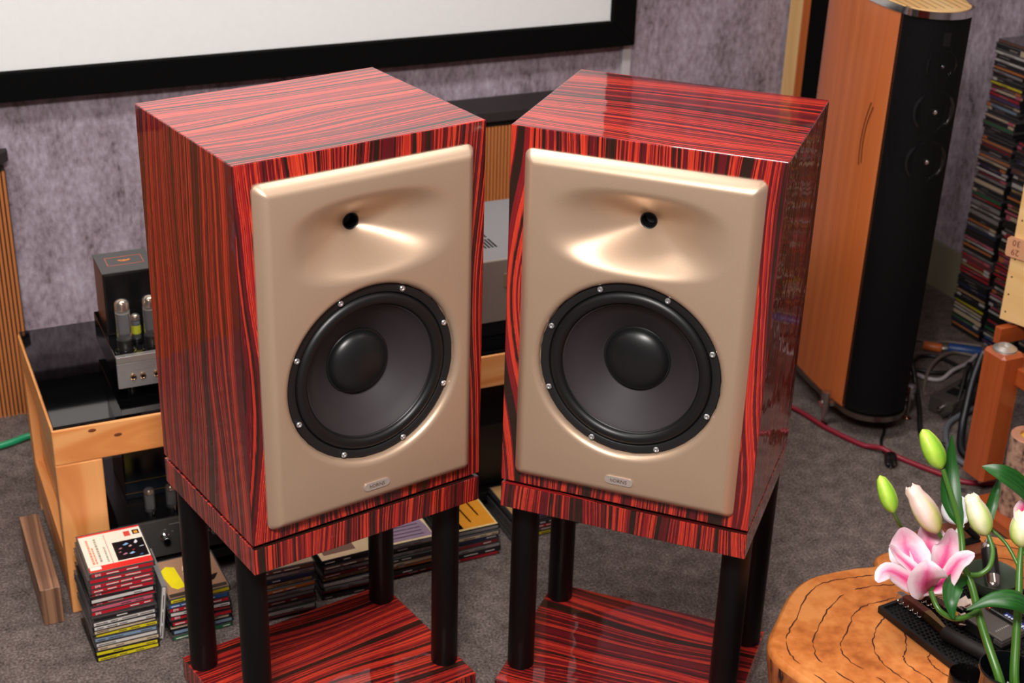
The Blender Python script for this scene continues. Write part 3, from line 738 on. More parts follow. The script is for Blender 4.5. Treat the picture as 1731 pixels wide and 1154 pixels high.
S1 = ['yellow', 'yellow', 'cream', 'white', 'pale blue', 'yellow', 'cream', 'white', 'white', 'black', 'red', 'pink', 'red', 'white', 'red', 'red', 'red', 'red', 'red']
S2 = ['green', 'pale blue', 'cream', 'red', 'red', 'white', 'red', 'blue', 'yellow']
S3 = ['pink', 'white', 'grey', 'dark red', 'grey', 'grey', 'orange', 'tan', 'navy', 'grey', 'brown']
S4 = ['black', 'red', 'grey', 'white', 'tan', 'dark red', 'grey', 'brown', 'black']
S5 = ['red', 'black', 'orange', 'cream', 'black', 'grey', 'black', 'grey']
S6 = ['red', 'black', 'grey', 'dark red', 'navy', 'cream', 'grey']
S7 = ['yellow', 'brown', 'red', 'black', 'grey', 'purple']
S8 = ['black', 'pink', 'grey', 'black']
stacks = [(0.337, 2.459, S1, 'tall stack beside the walnut block', cover_quartet, 0.03), (0.487, 2.473, S2, 'stack topped by a yellow label', cov_yellow, 0.05),
          (0.660, 2.462, S3, 'third floor stack from the left', cov_brown, 0.03), (0.806, 2.488, S4, 'fourth floor stack from the left', cov_cream, 0.03),
          (0.940, 2.503, S5, 'floor stack with lilac top', cov_lilac, 0.02), (1.092, 2.510, S6, 'floor stack with orange top', cov_orange, 0.02),
          (1.262, 2.540, S7, 'floor stack with tan top', cov_tan, 0.02), (1.405, 2.556, S8, 'low stack behind the right stand', cov_brown, 0.02)]
for si, (x, y, cols, desc, cov, jit) in enumerate(stacks):
    z = 0.0; n = len(cols)
    for k, c in enumerate(cols):
        th = 0.0103
        emi = si < 2 and c == 'red' and k % 2 == 0
        top = k == n - 1
        pos = 'topmost' if top else ('lowest' if k == 0 else nth(n - k) + ' from the top')
        cd_case((x + random.uniform(-0.003, 0.003) + (0.004 if top and si == 0 else 0), y + random.uniform(-0.004, 0.004), z), random.uniform(-jit, jit) + 0.015, c, th,
                '%s-spined disc case, %s of the %s' % (c, pos, desc), 'disc cases stacked on the carpet', cov if top else None, emi)
        z += th + 0.0002
# one case leaning against the tall stack
lc = cd_case((0.4145, 2.470, 0.0), 0.0, 'white', 0.0102, 'clear disc case leaning on edge between the two leftmost floor stacks', 'disc cases stacked on the carpet', case=CLEAR)
lc.rotation_euler = (0.0, math.radians(-83), 0.0); lc.location = (0.418, 2.478, 0.0635)

# ================================================================= DISCS PILED AGAINST THE RIGHT WALL
pal = ['black'] * 16 + ['navy', 'brown', 'grey', 'dark red'] + ['grey', 'white', 'cream', 'brown', 'dark red', 'navy', 'tan', 'orange', 'pink', 'white', 'grey', 'brown', 'red', 'black', 'purple']  # mostly dark spines, black weighted further for the crates' shade
SHADED = {k: plain(tuple(int(x * 0.80) for x in v), 0.5) for k, v in COLN.items()}  # spine colours darkened, the crates' shade painted into the wall piles
SHADED_INK = plain((120, 112, 108), 0.5)  # print greyed to match the painted shade
def wall_pile(yc, xf, top, desc, seq):
    z = 0.0; cols = []; ths = []
    while z < top:
        th = 0.0103 if random.random() < 0.9 else 0.0205
        c = seq.get(len(cols)) or random.choice(pal); cols.append(c); ths.append(th); z += th
    z = 0.0; n = len(cols)
    for k, (c, th) in enumerate(zip(cols, ths)):
        pos = 'topmost' if k == n - 1 else nth(n - k) + ' from the top'
        g = G().box(-CW2, CW2, 0, CDP, 0, th * 0.28).box(-CW2 + 0.0006, CW2 - 0.0006, 0.0012, CDP, th * 0.28, th * 0.76).box(-CW2, CW2, 0, CDP, th * 0.76, th)
        g.box(-CW2 + 0.003, CW2 - 0.003, -0.0004, 0.001, th * 0.30, th * 0.84, 1)
        if random.random() < 0.3: g.box(CW2 - 0.028, CW2 - 0.006, -0.0007, 0, th * 0.15, th * 0.85, 2)
        if random.random() < 0.16: g.box(-CW2 + 0.004, -CW2 + 0.02, -0.0007, 0, th * 0.15, th * 0.85, 2)
        if random.random() < 0.6: a = random.uniform(-0.05, 0.0); g.box(a, a + random.uniform(0.02, 0.05), -0.0006, 0, th * 0.42, th * 0.58, 3)
        o = obj('compact_disc', g, [DARKCASE if random.random() < 0.8 else CASE, SHADED[c], SHADED[random.choice(['cream', 'pink', 'white', 'orange'])], SHADED_INK if c in INK else DARKINK],
                loc=(xf + random.uniform(-0.004, 0.004), yc + random.uniform(-0.004, 0.004), z), rot=(0, 0, -math.pi / 2 + random.uniform(-0.03, 0.03)))
        tag(o, '%s-spined disc case, %s of the %s' % (c, pos, desc), 'compact disc', 'disc cases piled against the right wall')
        z += th + 0.0001
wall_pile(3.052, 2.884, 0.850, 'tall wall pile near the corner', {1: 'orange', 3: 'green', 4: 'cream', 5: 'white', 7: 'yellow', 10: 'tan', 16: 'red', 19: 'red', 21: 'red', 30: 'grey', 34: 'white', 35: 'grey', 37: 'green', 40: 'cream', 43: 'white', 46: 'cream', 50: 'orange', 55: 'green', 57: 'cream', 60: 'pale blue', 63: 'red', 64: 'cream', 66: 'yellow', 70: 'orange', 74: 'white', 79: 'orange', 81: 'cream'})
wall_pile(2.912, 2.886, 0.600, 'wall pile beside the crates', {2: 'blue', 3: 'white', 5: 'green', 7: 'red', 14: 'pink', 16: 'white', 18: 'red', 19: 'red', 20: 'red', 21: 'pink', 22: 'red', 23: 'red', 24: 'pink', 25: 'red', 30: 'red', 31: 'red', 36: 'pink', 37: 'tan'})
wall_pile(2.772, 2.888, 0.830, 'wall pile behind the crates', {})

# ================================================================= FLOORSTANDING TOWER SPEAKER
tw = thing('tower_speaker', 'tall orange maple tower speaker with curved black string grille in the corner', 'speaker', (2.276, 2.686, 0), math.radians(-12))
tw.rotation_euler = (0, math.radians(0.7), math.radians(-12))
TH0, TH1 = 0.060, 1.085
hw = 0.086
side = [(0.098, 0.06), (0.106, 0.14), (0.109, 0.22), (0.108, 0.29), (0.100, 0.35), (0.080, 0.40), (0.045, 0.438), (0.0, 0.448)]
poly = [(-hw, 0.0)] + [(-x, y) for x, y in side] + [(x, y) for x, y in side[-2::-1]] + [(hw, 0.0)]
sp_ = [Vector((p[0], p[1], 0)) for p in poly]
poly_s = [(p.x, p.y) for p in smooth_path(sp_, 5)]
def arc_pts(r_off, n=32):
    # front arc bulging 7 cm out of the chord between the cheeks
    bul = 0.072; R = (hw * hw + bul * bul) / (2 * bul); cy = -bul + R
    a0 = math.asin(min(1, hw / R)); 
    if cy < 0: a0 = math.pi - a0
    return [((R - r_off) * math.sin(-a0 + 2 * a0 * i / n), cy - (R - r_off) * math.cos(-a0 + 2 * a0 * i / n)) for i in range(n + 1)]
bm_ = obj('cabinet', G().prism(poly_s, TH0 + 0.008, TH1 - 0.012), MAPLE, tw, smooth=45)
grain_uv(bm_.data, True)
obj('baffle', G().prism(arc_pts(0.008), TH0 + 0.01, TH1 - 0.012), MATT, tw, smooth=60)
cords = G()
n_c = 58
for (x, y) in arc_pts(0.0015, n_c): cords.tube([(x, y, TH0 + 0.012), (x, y, TH1 - 0.012)], 0.00125, 6)
obj('string_grille', cords, plain((9, 9, 10), 0.6, spec=0.25), tw)
outline = poly_s + arc_pts(0.0)[::-1][1:-1]
def grow(pl, d):
    cx, cy = 0.0, 0.15
    return [(cx + (x - cx) * (1 + d / 0.12), cy + (y - cy) * (1 + d / 0.2)) for x, y in pl]
obj('base_plate', G().prism(grow(outline, 0.004), TH0 - 0.006, TH0 + 0.008), plain((150, 140, 132), 0.25, metal=1.0), tw, smooth=40)
rim = obj('chrome_rim', G().prism(grow(outline, 0.003), TH1 - 0.012, TH1 + 0.004), CHROME, tw, smooth=40)
tp_ = obj('top_panel', G().prism(grow(outline, -0.005), TH1 + 0.004, TH1 + 0.0055), PALE, tw); grain_uv(tp_.data)
for k in range(9):
    xx = -0.08 + 0.02 * k
    obj('inlay_line', G().box(xx - 0.0007, xx + 0.0007, -0.035, 0.30, TH1 + 0.0054, TH1 + 0.0060), plain((96, 60, 34), 0.5), tp_)
for sx, sy in ((-0.118, 0.028), (0.118, 0.028), (-0.09, 0.36), (0.09, 0.36)):
    f = obj('foot', G().lathe([(0.0, 0.004), (0.002, 0.004), (0.006, 0.03), (0.009, 0.05), (0.012, 0.054), (0.012, 0.096), (0.0, 0.098)], 20), CHROME, tw, loc=(sx, sy, 0), smooth=40)
    obj('foot_disc', G().lathe([(0, 0), (0.013, 0), (0.013, 0.003), (0.009, 0.005), (0, 0.005)], 20), plain((170, 120, 96), 0.2, metal=1.0), f, smooth=30)
    obj('foot_bracket', G().box(min(sx * 0.15, 0) - (0.0 if sx > 0 else 0.0) + (-0.03 if sx > 0 else 0), 0.03 if sx < 0 else 0.0, -0.006, 0.006, 0.056, 0.066), CHROME, f)
yf = -0.072
def drv(name, z, r, glint, x=0.0):
    d = obj(name, G().lathe([(r * 1.12, 0.0), (r * 1.12, 0.004), (r, 0.005), (r * 0.94, 0.002), (r * 0.6, -0.002), (r * 0.28, -0.004)], 40, mat=Matrix.Translation((x, yf + 0.013, z)) @ TO_FRONT), plain((24, 24, 26), 0.25), tw, smooth=50)
    obj('phase_plug', G().lathe([(r * 0.26, -0.006), (r * 0.22, 0.004), (r * 0.12, 0.012), (0, 0.0140)], 24, mat=Matrix.Translation((x, yf + 0.013, z)) @ TO_FRONT), plain(glint, 0.10, metal=1.0), d, smooth=60)
drv('midrange_driver', 0.965, 0.034, (150, 160, 170)); drv('bass_driver', 0.858, 0.046, (230, 230, 230)); drv('bass_driver', 0.738, 0.046, (230, 230, 230))
obj('tweeter_plate', G().box(-0.009, 0.009, yf + 0.002, yf + 0.012, 1.012, 1.042), plain((44, 40, 40), 0.3), tw, bevel=0.001)
# two curved inlay lines on the left cheek
for k in range(2):
    pts = []
    for t in range(9):
        u_ = t / 8; z = 0.700 + 0.135 * u_ + (0.012 if k == 0 else 0.004) * (1 if u_ > .5 else -1) * abs(u_ - .5) * 2
        bow = 0.012 * (1 - (2 * u_ - 1) ** 2)
        yy = 0.072 - 0.010 * k + bow - 0.016 * u_
        xx = -(0.098 + 0.008 * (yy - 0.06) / 0.08)
        pts.append((xx - 0.0012, yy, z))
    obj('inlay_curve', G().tube(pts, 0.0011, 6), plain((44, 24, 14), 0.5), tw)

# tall framed panel standing at the back wall beside the tower
pn = thing('acoustic_panel', 'tall black-faced acoustic panel with pale wooden frame behind the tower speaker', 'acoustic panel', (2.522, 3.522, 0))
obj('side_board', G().box(0, 0.006, 0.0, 0.062, 0, 1.75), PALE, pn, uv='vertical', bevel=0.001)
obj('front_trim', G().box(0.0, 0.022, -0.008, 0.0, 0, 1.75), MAPLE, pn, uv='vertical', bevel=0.001)
obj('front_trim', G().box(0.358, 0.38, -0.008, 0.0, 0, 1.75), MAPLE, pn, uv='vertical', bevel=0.001)
obj('side_board', G().box(0.374, 0.38, 0.0, 0.062, 0, 1.75), PALE, pn, uv='vertical', bevel=0.001)
obj('cloth_face', G().box(0.022, 0.358, -0.004, 0.060, 0, 1.75), plain((13, 11, 11), 0.95, spec=0.1), pn)

# ================================================================= CABLES AND POWER STRIP
def cable(name, pts, r, col, label, rough=0.45):
    return tag(obj(name, G().tube(smooth_path(pts), r, 10), plain(col, rough), smooth=60), label, 'cable')
cable('red_cable', [(1.95, 3.02, .007), (2.06, 2.93, .007), (2.137, 2.844, .007), (2.160, 2.71, .007), (2.190, 2.61, .007), (2.203, 2.585, .010), (2.217, 2.558, .0165), (2.230, 2.532, .012), (2.245, 2.505, .007), (2.286, 2.414, .007), (2.326, 2.354, .007), (2.45, 2.30, .007)], 0.0065, (128, 16, 38), 'dark red cable running across the carpet in front of the tower speaker')
pc = thing('mains_cable', 'black power cord with three-pin plug lying in front of the tower speaker', 'cable', (2.208, 2.510, 0))
obj('cord', G().tube(smooth_path([(0.14, 0.25, 0.005), (0.095, 0.15, 0.005), (0.045, 0.095, 0.0048), (0.020, 0.055, 0.0048), (0.012, 0.035, 0.008), (0.004, 0.012, 0.014)]), 0.0042, 8), BLACK, pc, smooth=60)
pl_ = obj('plug', G().lathe([(0.006, 0.02), (0.010, 0.012), (0.016, 0.004), (0.0165, -0.018), (0.014, -0.026), (0, -0.026)], 20, mat=Matrix.Translation((0.0, 0.0, 0.0165)) @ Matrix.Rotation(math.radians(-35), 4, 'Z') @ Matrix.Rotation(math.radians(-90), 4, 'X')), plain((16, 16, 17), 0.3), pc, smooth=45)
for q in range(3):
    a = math.radians(-35); d = Vector((math.sin(a), -math.cos(a), 0)); s_ = Vector((math.cos(a), math.sin(a), 0))
    c0 = d * 0.025 + s_ * (0.008 * (q - 1)) + Vector((0, 0, 0.0165 + (0.004 if q != 1 else -0.005)))
    obj('plug_pin', G().tube([c0, c0 + d * 0.014], 0.0022, 8), CHROME, pl_)
cable('black_loop_cable', [(2.50, 2.82, .008), (2.533, 2.859, .008), (2.60, 2.93, .008), (2.654, 2.961, .008), (2.693, 2.946, .008), (2.712, 2.90, .008), (2.707, 2.861, .008), (2.672, 2.844, .012), (2.62, 2.856, .012), (2.586, 2.884, .014), (2.545, 2.90, .014)], 0.0055, (20, 18, 18), 'black cable coiled in a loop on the carpet right of the tower speaker')
cable('white_cable', [(2.50, 2.92, .008), (2.568, 2.876, .008), (2.579, 2.841, .010), (2.613, 2.821, .010), (2.667, 2.838, .020), (2.745, 2.87, .012), (2.822, 2.912, .010), (2.87, 2.90, .010)], 0.0055, (178, 170, 172), 'pale grey cable curving behind the power strip')
cable('grey_cable', [(2.52, 2.77, .008), (2.54, 2.80, .008), (2.61, 2.868, .022), (2.689, 2.916, .022), (2.763, 2.943, .010), (2.80, 2.90, .010)], 0.0050, (110, 98, 88), 'brownish grey cable arching over the black loop on the carpet')
cable('thick_grey_cable', [(2.76, 2.715, .010), (2.69, 2.690, .010), (2.60, 2.655, .010), (2.520, 2.632, .010), (2.463, 2.605, .010), (2.415, 2.555, .010), (2.385, 2.506, .010), (2.368, 2.455, .010), (2.374, 2.405, .010)], 0.0075, (92, 94, 100), 'thick grey cable bending in front of the power strip')
cable('thick_black_cable', [(2.53, 2.60, .20), (2.494, 2.578, .15), (2.464, 2.553, .10), (2.438, 2.528, .05), (2.40, 2.475, .016), (2.41, 2.42, .013), (2.46, 2.40, .013)], 0.0105, (10, 12, 16), 'thick black cable beside the cherry rack post')
cable('tower_cable', [(2.462, 2.82, .14), (2.461, 2.768, .10), (2.456, 2.74, .06), (2.42, 2.672, .03), (2.365, 2.59, .009), (2.362, 2.545, .009), (2.39, 2.52, .009)], 0.0070, (15, 14, 14), 'thick black cable dropping to the carpet at the right of the tower speaker')
cable('slim_grey_cable', [(2.66, 3.10, .006), (2.713, 3.066, .006), (2.744, 3.025, .006), (2.79, 3.015, .006), (2.865, 2.955, .006)], 0.0045, (110, 96, 86), 'slim grey-brown cable behind the blue connector')
cn = thing('cable_connectors', 'orange and blue cable connectors joined on the carpet by the disc piles', 'connector', (2.70, 3.007, 0))
def cyl(a, b, r): return G().tube([a, Vector(a).lerp(Vector(b), .04), Vector(a).lerp(Vector(b), .96), b], [r * .9, r, r, r * .9], 20)
obj('orange_connector', cyl((0, 0, .014), (0.036, -0.036, .014), .013), plain((190, 96, 42), 0.4), cn, smooth=40)
obj('ferrule', cyl((0.036, -0.036, .014), (0.056, -0.044, .014), .006), STEEL, cn, smooth=40)
obj('blue_connector', cyl((0.056, -0.040, .015), (0.125, -0.098, .015), .0145), plain((22, 62, 120), 0.4), cn, smooth=40)
ps = thing('power_strip', 'grey metal power strip with black plug beside the cherry rack post', 'power strip', (2.487, 2.662, 0), math.radians(19))
obj('body', G().box(0, 0.30, -0.028, 0.040, 0.004, 0.048), plain((88, 82, 78), 0.35, metal=0.5), ps, bevel=0.002)
for q in range(4): obj('socket', G().box(0.045 + 0.055 * q, 0.085 + 0.055 * q, -0.010, 0.022, 0.0475, 0.0487), MATT, ps)
obj('switch', G().lathe([(0, 0.02), (0.006, 0.018), (0.007, 0.0), (0.0, 0.0)], 14, mat=Matrix.Translation((0.0, 0.0, 0.028)) @ Matrix.Rotation(math.radians(-90), 4, 'Y')), CHROME, ps, smooth=40)
bp_ = thing('black_plug', 'black power plug standing in the grey power strip', 'plug', (2.585, 2.70, 0.0487), math.radians(19))
obj('plug_body', G().lathe([(0, 0), (0.020, 0), (0.021, 0.008), (0.014, 0.028), (0.008, 0.040), (0.006, 0.052), (0, 0.053)], 20), plain((14, 14, 15), 0.35), bp_, smooth=45, loc=(0.02, 0.0, 0))
obj('plug_cord', G().tube(smooth_path([(0.02, 0, 0.05), (0.015, 0.002, 0.066), (-0.005, 0.0, 0.062), (-0.05, -0.02, 0.02), (-0.09, -0.03, -0.02), (-0.125, -0.02, -0.038)]), 0.0042, 8), BLACK, bp_, smooth=60)

# ================================================================= CHERRY RACK, CRATES, LOG
rk = thing('cherry_rack', 'cherry wood equipment rack with square posts and steel discs at the right edge', 'rack', (2.286, 2.280, 0))
obj('platform', G().box(-0.042, 0.50, -0.62, -0.008, 0.004, 0.030), CHERRY, rk, uv='long', bevel=0.003)
for px, py in ((0, 0), (0.43, 0), (0, -0.56), (0.43, -0.56)):
    p = obj('post', G().box(px, px + 0.066, py, py + 0.072, 0.050, 0.383), CHERRY, rk, uv='vertical', bevel=0.008, segs=1)
    obj('spike', G().lathe([(0.0, 0.030), (0.004, 0.030), (0.014, 0.051), (0, 0.051)], 16), CHROME, p, loc=(px + 0.033, py + 0.036, 0), smooth=30)
    obj('steel_disc', G().lathe([(0.028, 0.383), (0.027, 0.387), (0.016, 0.394), (0.014, 0.394), (0.0125, 0.388), (0.004, 0.388), (0.004, 0.386), (0, 0.386)], 32), STEEL, p, loc=(px + 0.033, py + 0.036, 0), smooth=30)
obj('shelf_frame', G().box(0.046, 0.45, -0.50, 0.060, 0.305, 0.349), CHERRY, rk, uv='long', bevel=0.003)
obj('shelf_inset', G().box(0.075, 0.42, -0.47, 0.0, 0.3485, 0.3500), BLACK, rk)
pb = thing('pine_box', 'pale pine box with black band standing inside the cherry rack', 'box', (2.40, 1.90, 0.03))
obj('body', G().box(0, 0.28, 0, 0.38, 0, 0.245), PALE, pb, uv='long', bevel=0.003)
obj('black_band', G().box(-0.001, 0.281, -0.001, 0.381, 0.150, 0.172), MATT, pb)
bk = tag(obj('back_board', G().box(2.372, 2.70, 2.392, 2.412, 0.350, 0.392), CHERRY, uv='long', bevel=0.002), 'cherry wood strip behind the rack post under the pine crates', 'wood strip')
bk.location = (0, 0, 0)
mtp = tag(obj('black_cushion', G().lathe([(0, 0.0), (0.10, 0.0), (0.12, 0.006), (0.12, 0.012), (0.10, 0.018), (0, 0.018)], 40, mat=Matrix.Diagonal((1.4, 2.0, 1, 1))), plain((18, 16, 16), 0.8), loc=(2.56, 2.20, 0.3835), smooth=50), 'black pad between the cherry rack and the pine crates', 'pad')
def crate(label, loc, h):
    c = thing('pine_crate', label, 'crate', loc, math.radians(19), group='pine crates stacked on the cherry rack')
    t = 0.012; Wc, Dc = 0.32, 0.50
    obj('side', G().box(0, t, -Dc, 0, 0, h), PALE, c, uv='long', bevel=0.0015)
    obj('side', G().box(Wc - t, Wc, -Dc, 0, 0, h), PALE, c, uv='long', bevel=0.0015)
    obj('end', G().box(t, Wc - t, -t, 0, 0, h), PALE, c, uv='long', bevel=0.0015)
    obj('end', G().box(t, Wc - t, -Dc, -Dc + t, 0, h), PALE, c, uv='long', bevel=0.0015)
    obj('bottom', G().box(t, Wc - t, -Dc + t, -t, 0, 0.008), PALE, c, uv='long')
    n = max(2, int(h / 0.042))
    for q in range(n):
        obj('nail', G().lathe([(0.0024, 0), (0.0022, 0.0005), (0, 0.0005)], 10, mat=Matrix.Translation((0, -0.012, h * (q + 0.5) / n)) @ Matrix.Rotation(math.radians(-90), 4, 'Y')), plain((52, 40, 32), 0.5), c)
    return c
c1 = crate('pale pine crate, lower of two stacked on the cherry rack', (2.392, 2.425, 0.4015), 0.176)
c2 = crate('pale pine crate with number tag, upper of two stacked on the cherry rack', (2.392, 2.425, 0.5785), 0.24)
tg = obj('number_tag', G().prism([(0.000, 0.004), (0.004, 0.0), (0.062, 0.0), (0.066, 0.004), (0.066, 0.044), (0.062, 0.048), (0.006, 0.048), (0.0, 0.042)], 0, 0.006), plain((206, 150, 112), 0.5), c2, bevel=0.0015)
tg.matrix_local = Matrix.Translation((-0.0005, 0.012, -0.018)) @ Matrix(((0, 0, -1, 0), (-1, 0, 0, 0), (0, 1, 0, 0), (0, 0, 0, 1)))
for txt, yy in (('30', 0.036), ('29', 0.014)):
    obj('number', text_geo(txt, 0.021, 0.0002), plain((110, 58, 40), 0.5), tg, loc=(0.024, yy, 0.0062), rot=(0, 0, math.pi))
lg = thing('log_candle', 'birch log candle holder with yellow wax beside the cherry rack post', 'candle holder', (2.318, 2.185, 0.030))
def bark():
    mt, nt, b = new_mat('rough_pale_bark')
    tc = nt.nodes.new('ShaderNodeTexCoord')
    n = nt.nodes.new('ShaderNodeTexNoise'); n.inputs['Scale'].default_value = 60; n.inputs['Detail'].default_value = 6; nt.links.new(tc.outputs['Object'], n.inputs['Vector'])
    r = ramp(nt, [(0.33, lin((72, 48, 40))), (0.45, lin((140, 104, 86))), (0.6, lin((176, 138, 116)))]); nt.links.new(n.outputs['Fac'], r.inputs[0]); nt.links.new(r.outputs[0], b.inputs['Base Color'])
    b.inputs['Roughness'].default_value = 0.85
    bpn = nt.nodes.new('ShaderNodeBump'); bpn.inputs['Strength'].default_value = 0.5; bpn.inputs['Distance'].default_value = 0.002; nt.links.new(n.outputs['Fac'], bpn.inputs['Height']); nt.links.new(bpn.outputs[0], b.inputs['Normal'])
    return mt
BARK = bark()
obj('log', G().lathe([(0, 0), (0.045, 0), (0.0460, 0.05), (0.0452, 0.12), (0.0465, 0.19), (0.046, 0.196)], 40), BARK, lg, smooth=50)
obj('cut_face', G().lathe([(0.046, 0.196), (0.044, 0.1985), (0.026, 0.1985), (0.026, 0.187)], 40), plain((190, 132, 104), 0.6, noise=0.2), lg, smooth=30)
obj('wax', G().lathe([(0.0262, 0.190), (0.012, 0.1895), (0, 0.1893)], 30), plain((232, 190, 60), 0.35), lg)

# ================================================================= TREE-SLICE TABLE
SZ = 0.30
stump = thing('tree_slice_table', 'low table cut from a tree trunk with cracked growth rings, bottom right', 'table', (1.62, 1.47, 0))
ring = [(1.288, 1.697), (1.331, 1.739), (1.395, 1.795), (1.450, 1.822), (1.502, 1.825), (1.551, 1.820), (1.595, 1.812), (1.613, 1.834), (1.645, 1.842), (1.690, 1.838), (1.735, 1.842), (1.811, 1.839), (1.88, 1.80), (1.95, 1.72), (1.985, 1.56), (1.97, 1.38), (1.88, 1.22), (1.72, 1.12), (1.55, 1.09), (1.40, 1.13), (1.31, 1.23), (1.285, 1.35), (1.296, 1.46), (1.291, 1.541), (1.278, 1.602), (1.271, 1.650)]
cx, cy = 1.62, 1.47
P3 = [Vector((x - cx, y - cy, 0)) for x, y in ring]; P3 = P3 + [P3[0]]
# closed smooth outline
ext = [P3[-3], P3[-2]] + P3 + [P3[1], P3[2]]
full = smooth_path(ext, 6); full = full[12:-12][:-1]
outl = [(p.x, p.y) for p in full]
def scaled(pl, k, wob=0.0, seed=0.0):
    out = []
    for i, (x, y) in enumerate(pl):
        a = math.atan2(y, x); r = math.hypot(x, y)
        f = 1 + wob * (math.sin(3 * a + seed) + 0.6 * math.sin(7 * a + 2.3 * seed) + 0.4 * math.sin(13 * a + seed * 4))
        out.append((r * k * f * math.cos(a), r * k * f * math.sin(a)))
    return out
def stump_wood():
    mt, nt, b = new_mat('waxed_tree_slice')
    tc = nt.nodes.new('ShaderNodeTexCoord')
    n = nt.nodes.new('ShaderNodeTexNoise'); n.inputs['Scale'].default_value = 7; n.inputs['Detail'].default_value = 5; nt.links.new(tc.outputs['Object'], n.inputs['Vector'])
    n2 = nt.nodes.new('ShaderNodeTexNoise'); n2.inputs['Scale'].default_value = 55; n2.inputs['Detail'].default_value = 4; nt.links.new(tc.outputs['Object'], n2.inputs['Vector'])
    f = math_node(nt, 'ADD', math_node(nt, 'MULTIPLY', n.outputs['Fac'], 0.6), math_node(nt, 'MULTIPLY', n2.outputs['Fac'], 0.4))
    r = ramp(nt, [(0.33, lin((164, 88, 36))), (0.46, lin((200, 116, 54))), (0.6, lin((222, 142, 76)))]); nt.links.new(f, r.inputs[0]); nt.links.new(r.outputs[0], b.inputs['Base Color'])
    b.inputs['Roughness'].default_value = 0.42; b.inputs['Coat Weight'].default_value = 0.15; b.inputs['Coat Roughness'].default_value = 0.3
    return mt
def stump_side():
    mt, nt, b = new_mat('stripped_trunk_side')
    tc = nt.nodes.new('ShaderNodeTexCoord'); mp = nt.nodes.new('ShaderNodeMapping'); mp.inputs['Scale'].default_value = (1, 1, 0.18)
    nt.links.new(tc.outputs['Object'], mp.inputs[0])
    n = nt.nodes.new('ShaderNodeTexNoise'); n.inputs['Scale'].default_value = 70; n.inputs['Detail'].default_value = 5; nt.links.new(mp.outputs[0], n.inputs['Vector'])
    r = ramp(nt, [(0.34, lin((38, 20, 12))), (0.42, lin((140, 70, 34))), (0.6, lin((178, 100, 54)))]); nt.links.new(n.outputs['Fac'], r.inputs[0]); nt.links.new(r.outputs[0], b.inputs['Base Color'])
    b.inputs['Roughness'].default_value = 0.5
    bpn = nt.nodes.new('ShaderNodeBump'); bpn.inputs['Strength'].default_value = 0.6; bpn.inputs['Distance'].default_value = 0.003; nt.links.new(n.outputs['Fac'], bpn.inputs['Height']); nt.links.new(bpn.outputs[0], b.inputs['Normal'])
    return mt
SW, SS = stump_wood(), stump_side()
tr_ = G(); n = len(outl)
lev = [(0.0, 0.93, 0.02), (0.10, 0.925, 0.02), (0.20, 0.955, 0.012), (0.262, 0.99, 0.004), (0.286, 1.0, 0.0), (0.296, 0.992, 0.0), (SZ, 0.978, 0.0)]
vs = []
for z, k, wob in lev: vs += [(x, y, z) for x, y in scaled(outl, k, wob, 1.3)]
fs = []
ccw = sum(outl[i][0] * outl[(i + 1) % n][1] - outl[(i + 1) % n][0] * outl[i][1] for i in range(n)) > 0
for l in range(len(lev) - 1):
    for i in range(n):
        j = (i + 1) % n
        q = (l * n + i, l * n + j, (l + 1) * n + j, (l + 1) * n + i); fs.append(q if ccw else q[::-1])
tr_.add(vs, fs, 1)
for k in range(len(fs) - n * 2, len(fs)): tr_.m[k] = 0
topv = [(x, y, SZ) for x, y in scaled(outl, 0.978)]
tr_.add(topv + [(0, 0, SZ)], [((i, (i + 1) % n, n) if ccw else ((i + 1) % n, i, n)) for i in range(n)], 0)
obj('trunk', tr_, [SW, SS], stump, smooth=40)
CRK = plain((78, 34, 14), 0.7)
for ri, k in enumerate((0.915, 0.80, 0.68, 0.565, 0.45, 0.34, 0.22)):
    base = scaled(outl, k, 0.010 + 0.004 * ri, 0.7 * ri)
    m_ = len(base); seg = []
    gap = random.Random(ri * 5 + 1)
    brk = [gap.randrange(m_) for _ in range(2)]
    run = []
    runs = []
    for i in range(m_ + 1):
        if any(abs((i % m_) - b_) < 2 for b_ in brk):
            if len(run) > 2: runs.append(run)
            run = []; continue
        x, y = base[i % m_]; run.append((x + gap.uniform(-.0016, .0016), y + gap.uniform(-.0016, .0016)))
    if len(run) > 2: runs.append(run)
    for run in runs:
        g = G(); L_, Rr = [], []
        for i, (x, y) in enumerate(run):
            a, b_ = run[max(i - 1, 0)], run[min(i + 1, len(run) - 1)]
            t = Vector((b_[0] - a[0], b_[1] - a[1], 0)).normalized(); nn = Vector((-t.y, t.x, 0))
            wd = (0.0005 + 0.0009 * abs(math.sin(i * 0.37 + ri))) * (0.3 if i in (0, len(run) - 1) else 1)
            L_.append((x + nn.x * wd, y + nn.y * wd, SZ + 0.0004)); Rr.append((x - nn.x * wd, y - nn.y * wd, SZ + 0.0004))
        q = len(run)
        g.add(L_ + Rr, [(i, q + i, q + i + 1, i + 1) for i in range(q - 1)])
        obj('growth_crack', g, CRK, stump)

